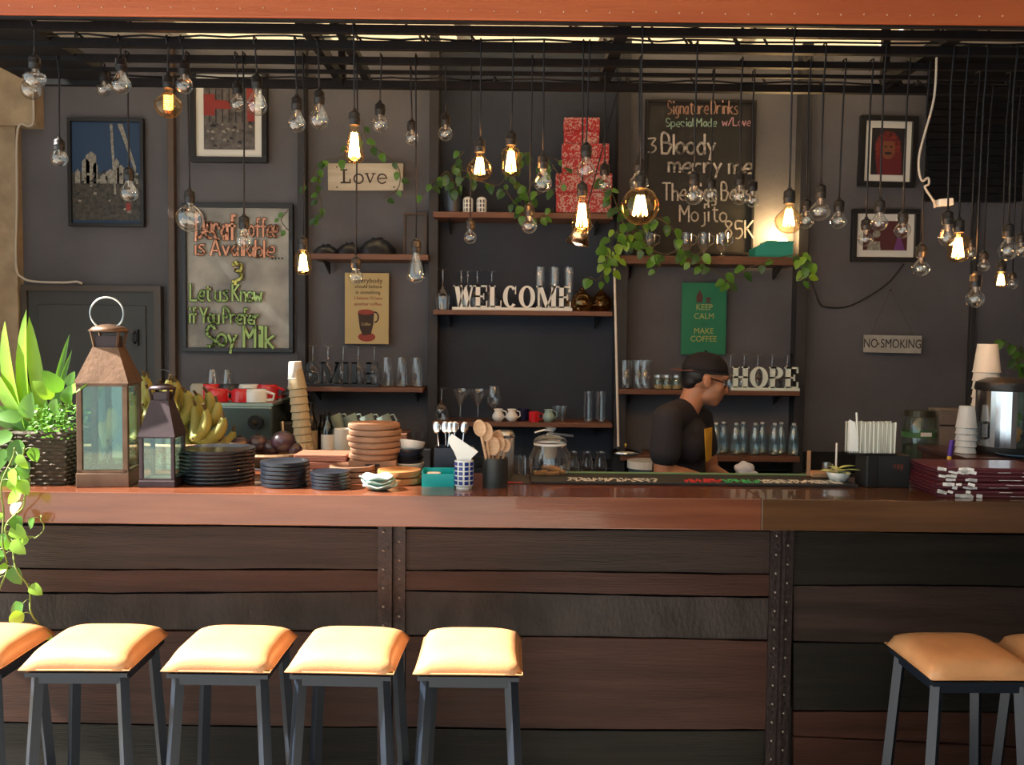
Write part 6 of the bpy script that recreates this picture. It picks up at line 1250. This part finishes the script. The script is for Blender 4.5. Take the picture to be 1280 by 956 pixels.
# clothing, hair, cap, glasses
sh = [('e', PM(852, 555), (.104, .155, .100)), ('l', [(PM(851, 556), .106), (PM(848, 585), .112), (hip + V((0, 0, .0)), .122)]), ('l', [(sh_n + V((.005, 0, 0)), .064), (V((sh_n.x, 0, sh_n.z)).lerp(V((sh_f.x, 0, sh_f.z)), .5) + V((0, YM, .030)), .062), (sh_f, .062)]),
      ('l', [(sh_n + V((0, -.025, 0)), .061), (sh_n.lerp(el_n, .62) + V((0, -.014, 0)), .064)]), ('l', [(sh_f, .060), (sh_f.lerp(el_f, .55), .056)]), ('e', hip + V((0, 0, .02)), (.125, .150, .10)), ('e', PM(864, 536), (.062, .10, .05)), ('e', PM(872, 545), (.055, .10, .05)), ('e', PM(853, 529), (.074, .095, .032), Euler((0, .5, 0)))]
blob(sh, .007, 'tee_shirt', shirt, man, O, 5)
pt = [('e', hip + V((0, 0, -.03)), (.128, .155, .11)), ('l', [(hip + V((0, -.09, -.03)), .096), (V((hip.x + .02, hip.y - .10, .46)), .072), (V((hip.x - .03, hip.y - .11, .10)), .056)]), ('l', [(hip + V((0, .09, -.03)), .096), (V((hip.x + .06, hip.y + .10, .46)), .072), (V((hip.x + .05, hip.y + .11, .10)), .056)])]
blob(pt, .010, 'trousers', pants, man, O, 4)
shoe = [('l', [(V((hip.x - .05, hip.y - .11, .05)), .047), (V((hip.x + .13, hip.y - .12, .042)), .040)])]; blob(shoe, .008, 'shoe', black, man, O, 3); blob([('l', [(V((hip.x + .03, hip.y + .11, .05)), .047), (V((hip.x + .21, hip.y + .12, .042)), .040)])], .008, 'shoe', black, man, O, 3)
blob([('e', HR(-.040, 0, .014), (.070, .0765, .070), TL), ('e', HR(-.060, 0, -.026), (.036, .062, .040), TL)], .006, 'hair', hairm, man, O, 3)
# backwards cap: crown, band, brim at the back (left), adjusting strap at the front
b = B(); N = 28; M_ = Matrix.Translation(hc - O + V((-.004, 0, -.004))) @ Euler((0, math.radians(5), 0)).to_matrix().to_4x4()
def cp(a, ph): return M_ @ V((-.004 + .099 * math.cos(ph) ** .8 * math.cos(a), .083 * math.cos(ph) ** .8 * math.sin(a), .036 + .083 * math.sin(ph)))
rows = [[b.bm.verts.new(cp(2 * PI * i / N, ph)) for i in range(N)] for ph in (0, .25, .5, .75, 1.0, 1.25, 1.45)]; tp = b.bm.verts.new(cp(0, PI / 2))
for A, D in zip(rows, rows[1:]):
    for i in range(N): b.bm.faces.new((A[i], A[(i + 1) % N], D[(i + 1) % N], D[i]))
for i in range(N): b.bm.faces.new((rows[-1][i], rows[-1][(i + 1) % N], tp))
cpo = b.out('cap', capm, man, smooth=True); sm_ = cpo.modifiers.new('s', 'SOLIDIFY'); sm_.thickness = .003
B().tube([cp(2 * PI * i / 28, 0) + M_.to_3x3() @ V((0, 0, -.002)) for i in range(28)], .0045, 6, closed=True).out('cap_band', capm, cpo)
b = B(); n = 12; inn, ot = [], []
for i in range(n + 1):
    a = math.radians(118 + 124 * i / n); e = math.sin(PI * i / n) ** .6
    inn.append(M_ @ V((-.004 + .097 * math.cos(a), .081 * math.sin(a), .036))); ot.append(M_ @ V((-.004 + .097 * math.cos(a) - .050 * e, .081 * math.sin(a) * 1.0, .034 - .004 * e)))
b.prism(inn + ot[::-1], M_.to_3x3() @ V((0, 0, .004))); b.out('cap_brim', mat('cap_brim_red', (.10, .03, .02), .7), cpo)
B().ball(M_ @ V((-.008, 0, .121)), .006, 8).out('cap_button', capm, cpo)
gm = black; b = B()
for sy in (-1, 1):
    c_ = [HR(.086 - abs(.032 * sy + .022 * math.cos(2 * PI * i / 16) * 1) * .25 + .004, sy * .032 + .022 * math.cos(2 * PI * i / 16), .004 + .016 * math.sin(2 * PI * i / 16)) - O for i in range(16)]
    b.tube(c_, .0028, 6, closed=True); b.tube([HR(.074, sy * .054, .006) - O, HR(.03, sy * .074, .008) - O, HR(-.010, sy * .080, .008) - O], .0028, 6)
b.tube([HR(.090, -.010, .006) - O, HR(.094, 0, .008) - O, HR(.090, .010, .006) - O], .0025, 6); b.out('glasses', gm, man)
for sy in (-1, 1):
    e_ = B().ball(HR(.070, sy * .029, .004) - O, .0115, 12).out('eye', mat('eye_white', (.35, .33, .31), .4), man, smooth=True); B().ball(HR(.0795, sy * .029, .000) - O, .0048, 8).out('iris', hairm, e_)
    B().tube([HR(.078, sy * .014, .027) - O, HR(.078, sy * .030, .031) - O, HR(.066, sy * .046, .026) - O], .0035, 5).out('eyebrow', hairm, man)
# tattoo band, shirt print
pr_ = PM(883, 552, -.055) - O
b = B(); a_ = [PM(880, 536, -.10), PM(889, 534, -.07), PM(888, 572, -.07), PM(882, 577, -.10), PM(881, 556, -.11)]
b.prism([q - O for q in a_], (.004, -.004, 0)); b.out('shirt_print', mat('print_yellow', (.50, .28, .02), .7), man)
# cloth / white cup in the hand
cl = thing('white_cloth', 'white folded cloth held by the barista', 'cloth', cloth); b = B(); b.ball((0, 0, 0), (.042, .034, .028), 24)
for v in b.bm.verts: v.co += v.co.normalized() * .003 * math.sin(v.co.x * 130 + v.co.z * 90) 
b.out('cloth_body', mat('cloth_white', (.62, .66, .74), .8), cl, smooth=True); B().prism([(-.03, -.03, -.01), (.045, -.036, -.012), (.05, -.03, -.03), (-.035, -.028, -.032)], (0, .05, 0)).out('cloth_fold', mat('cloth_white'), cl)
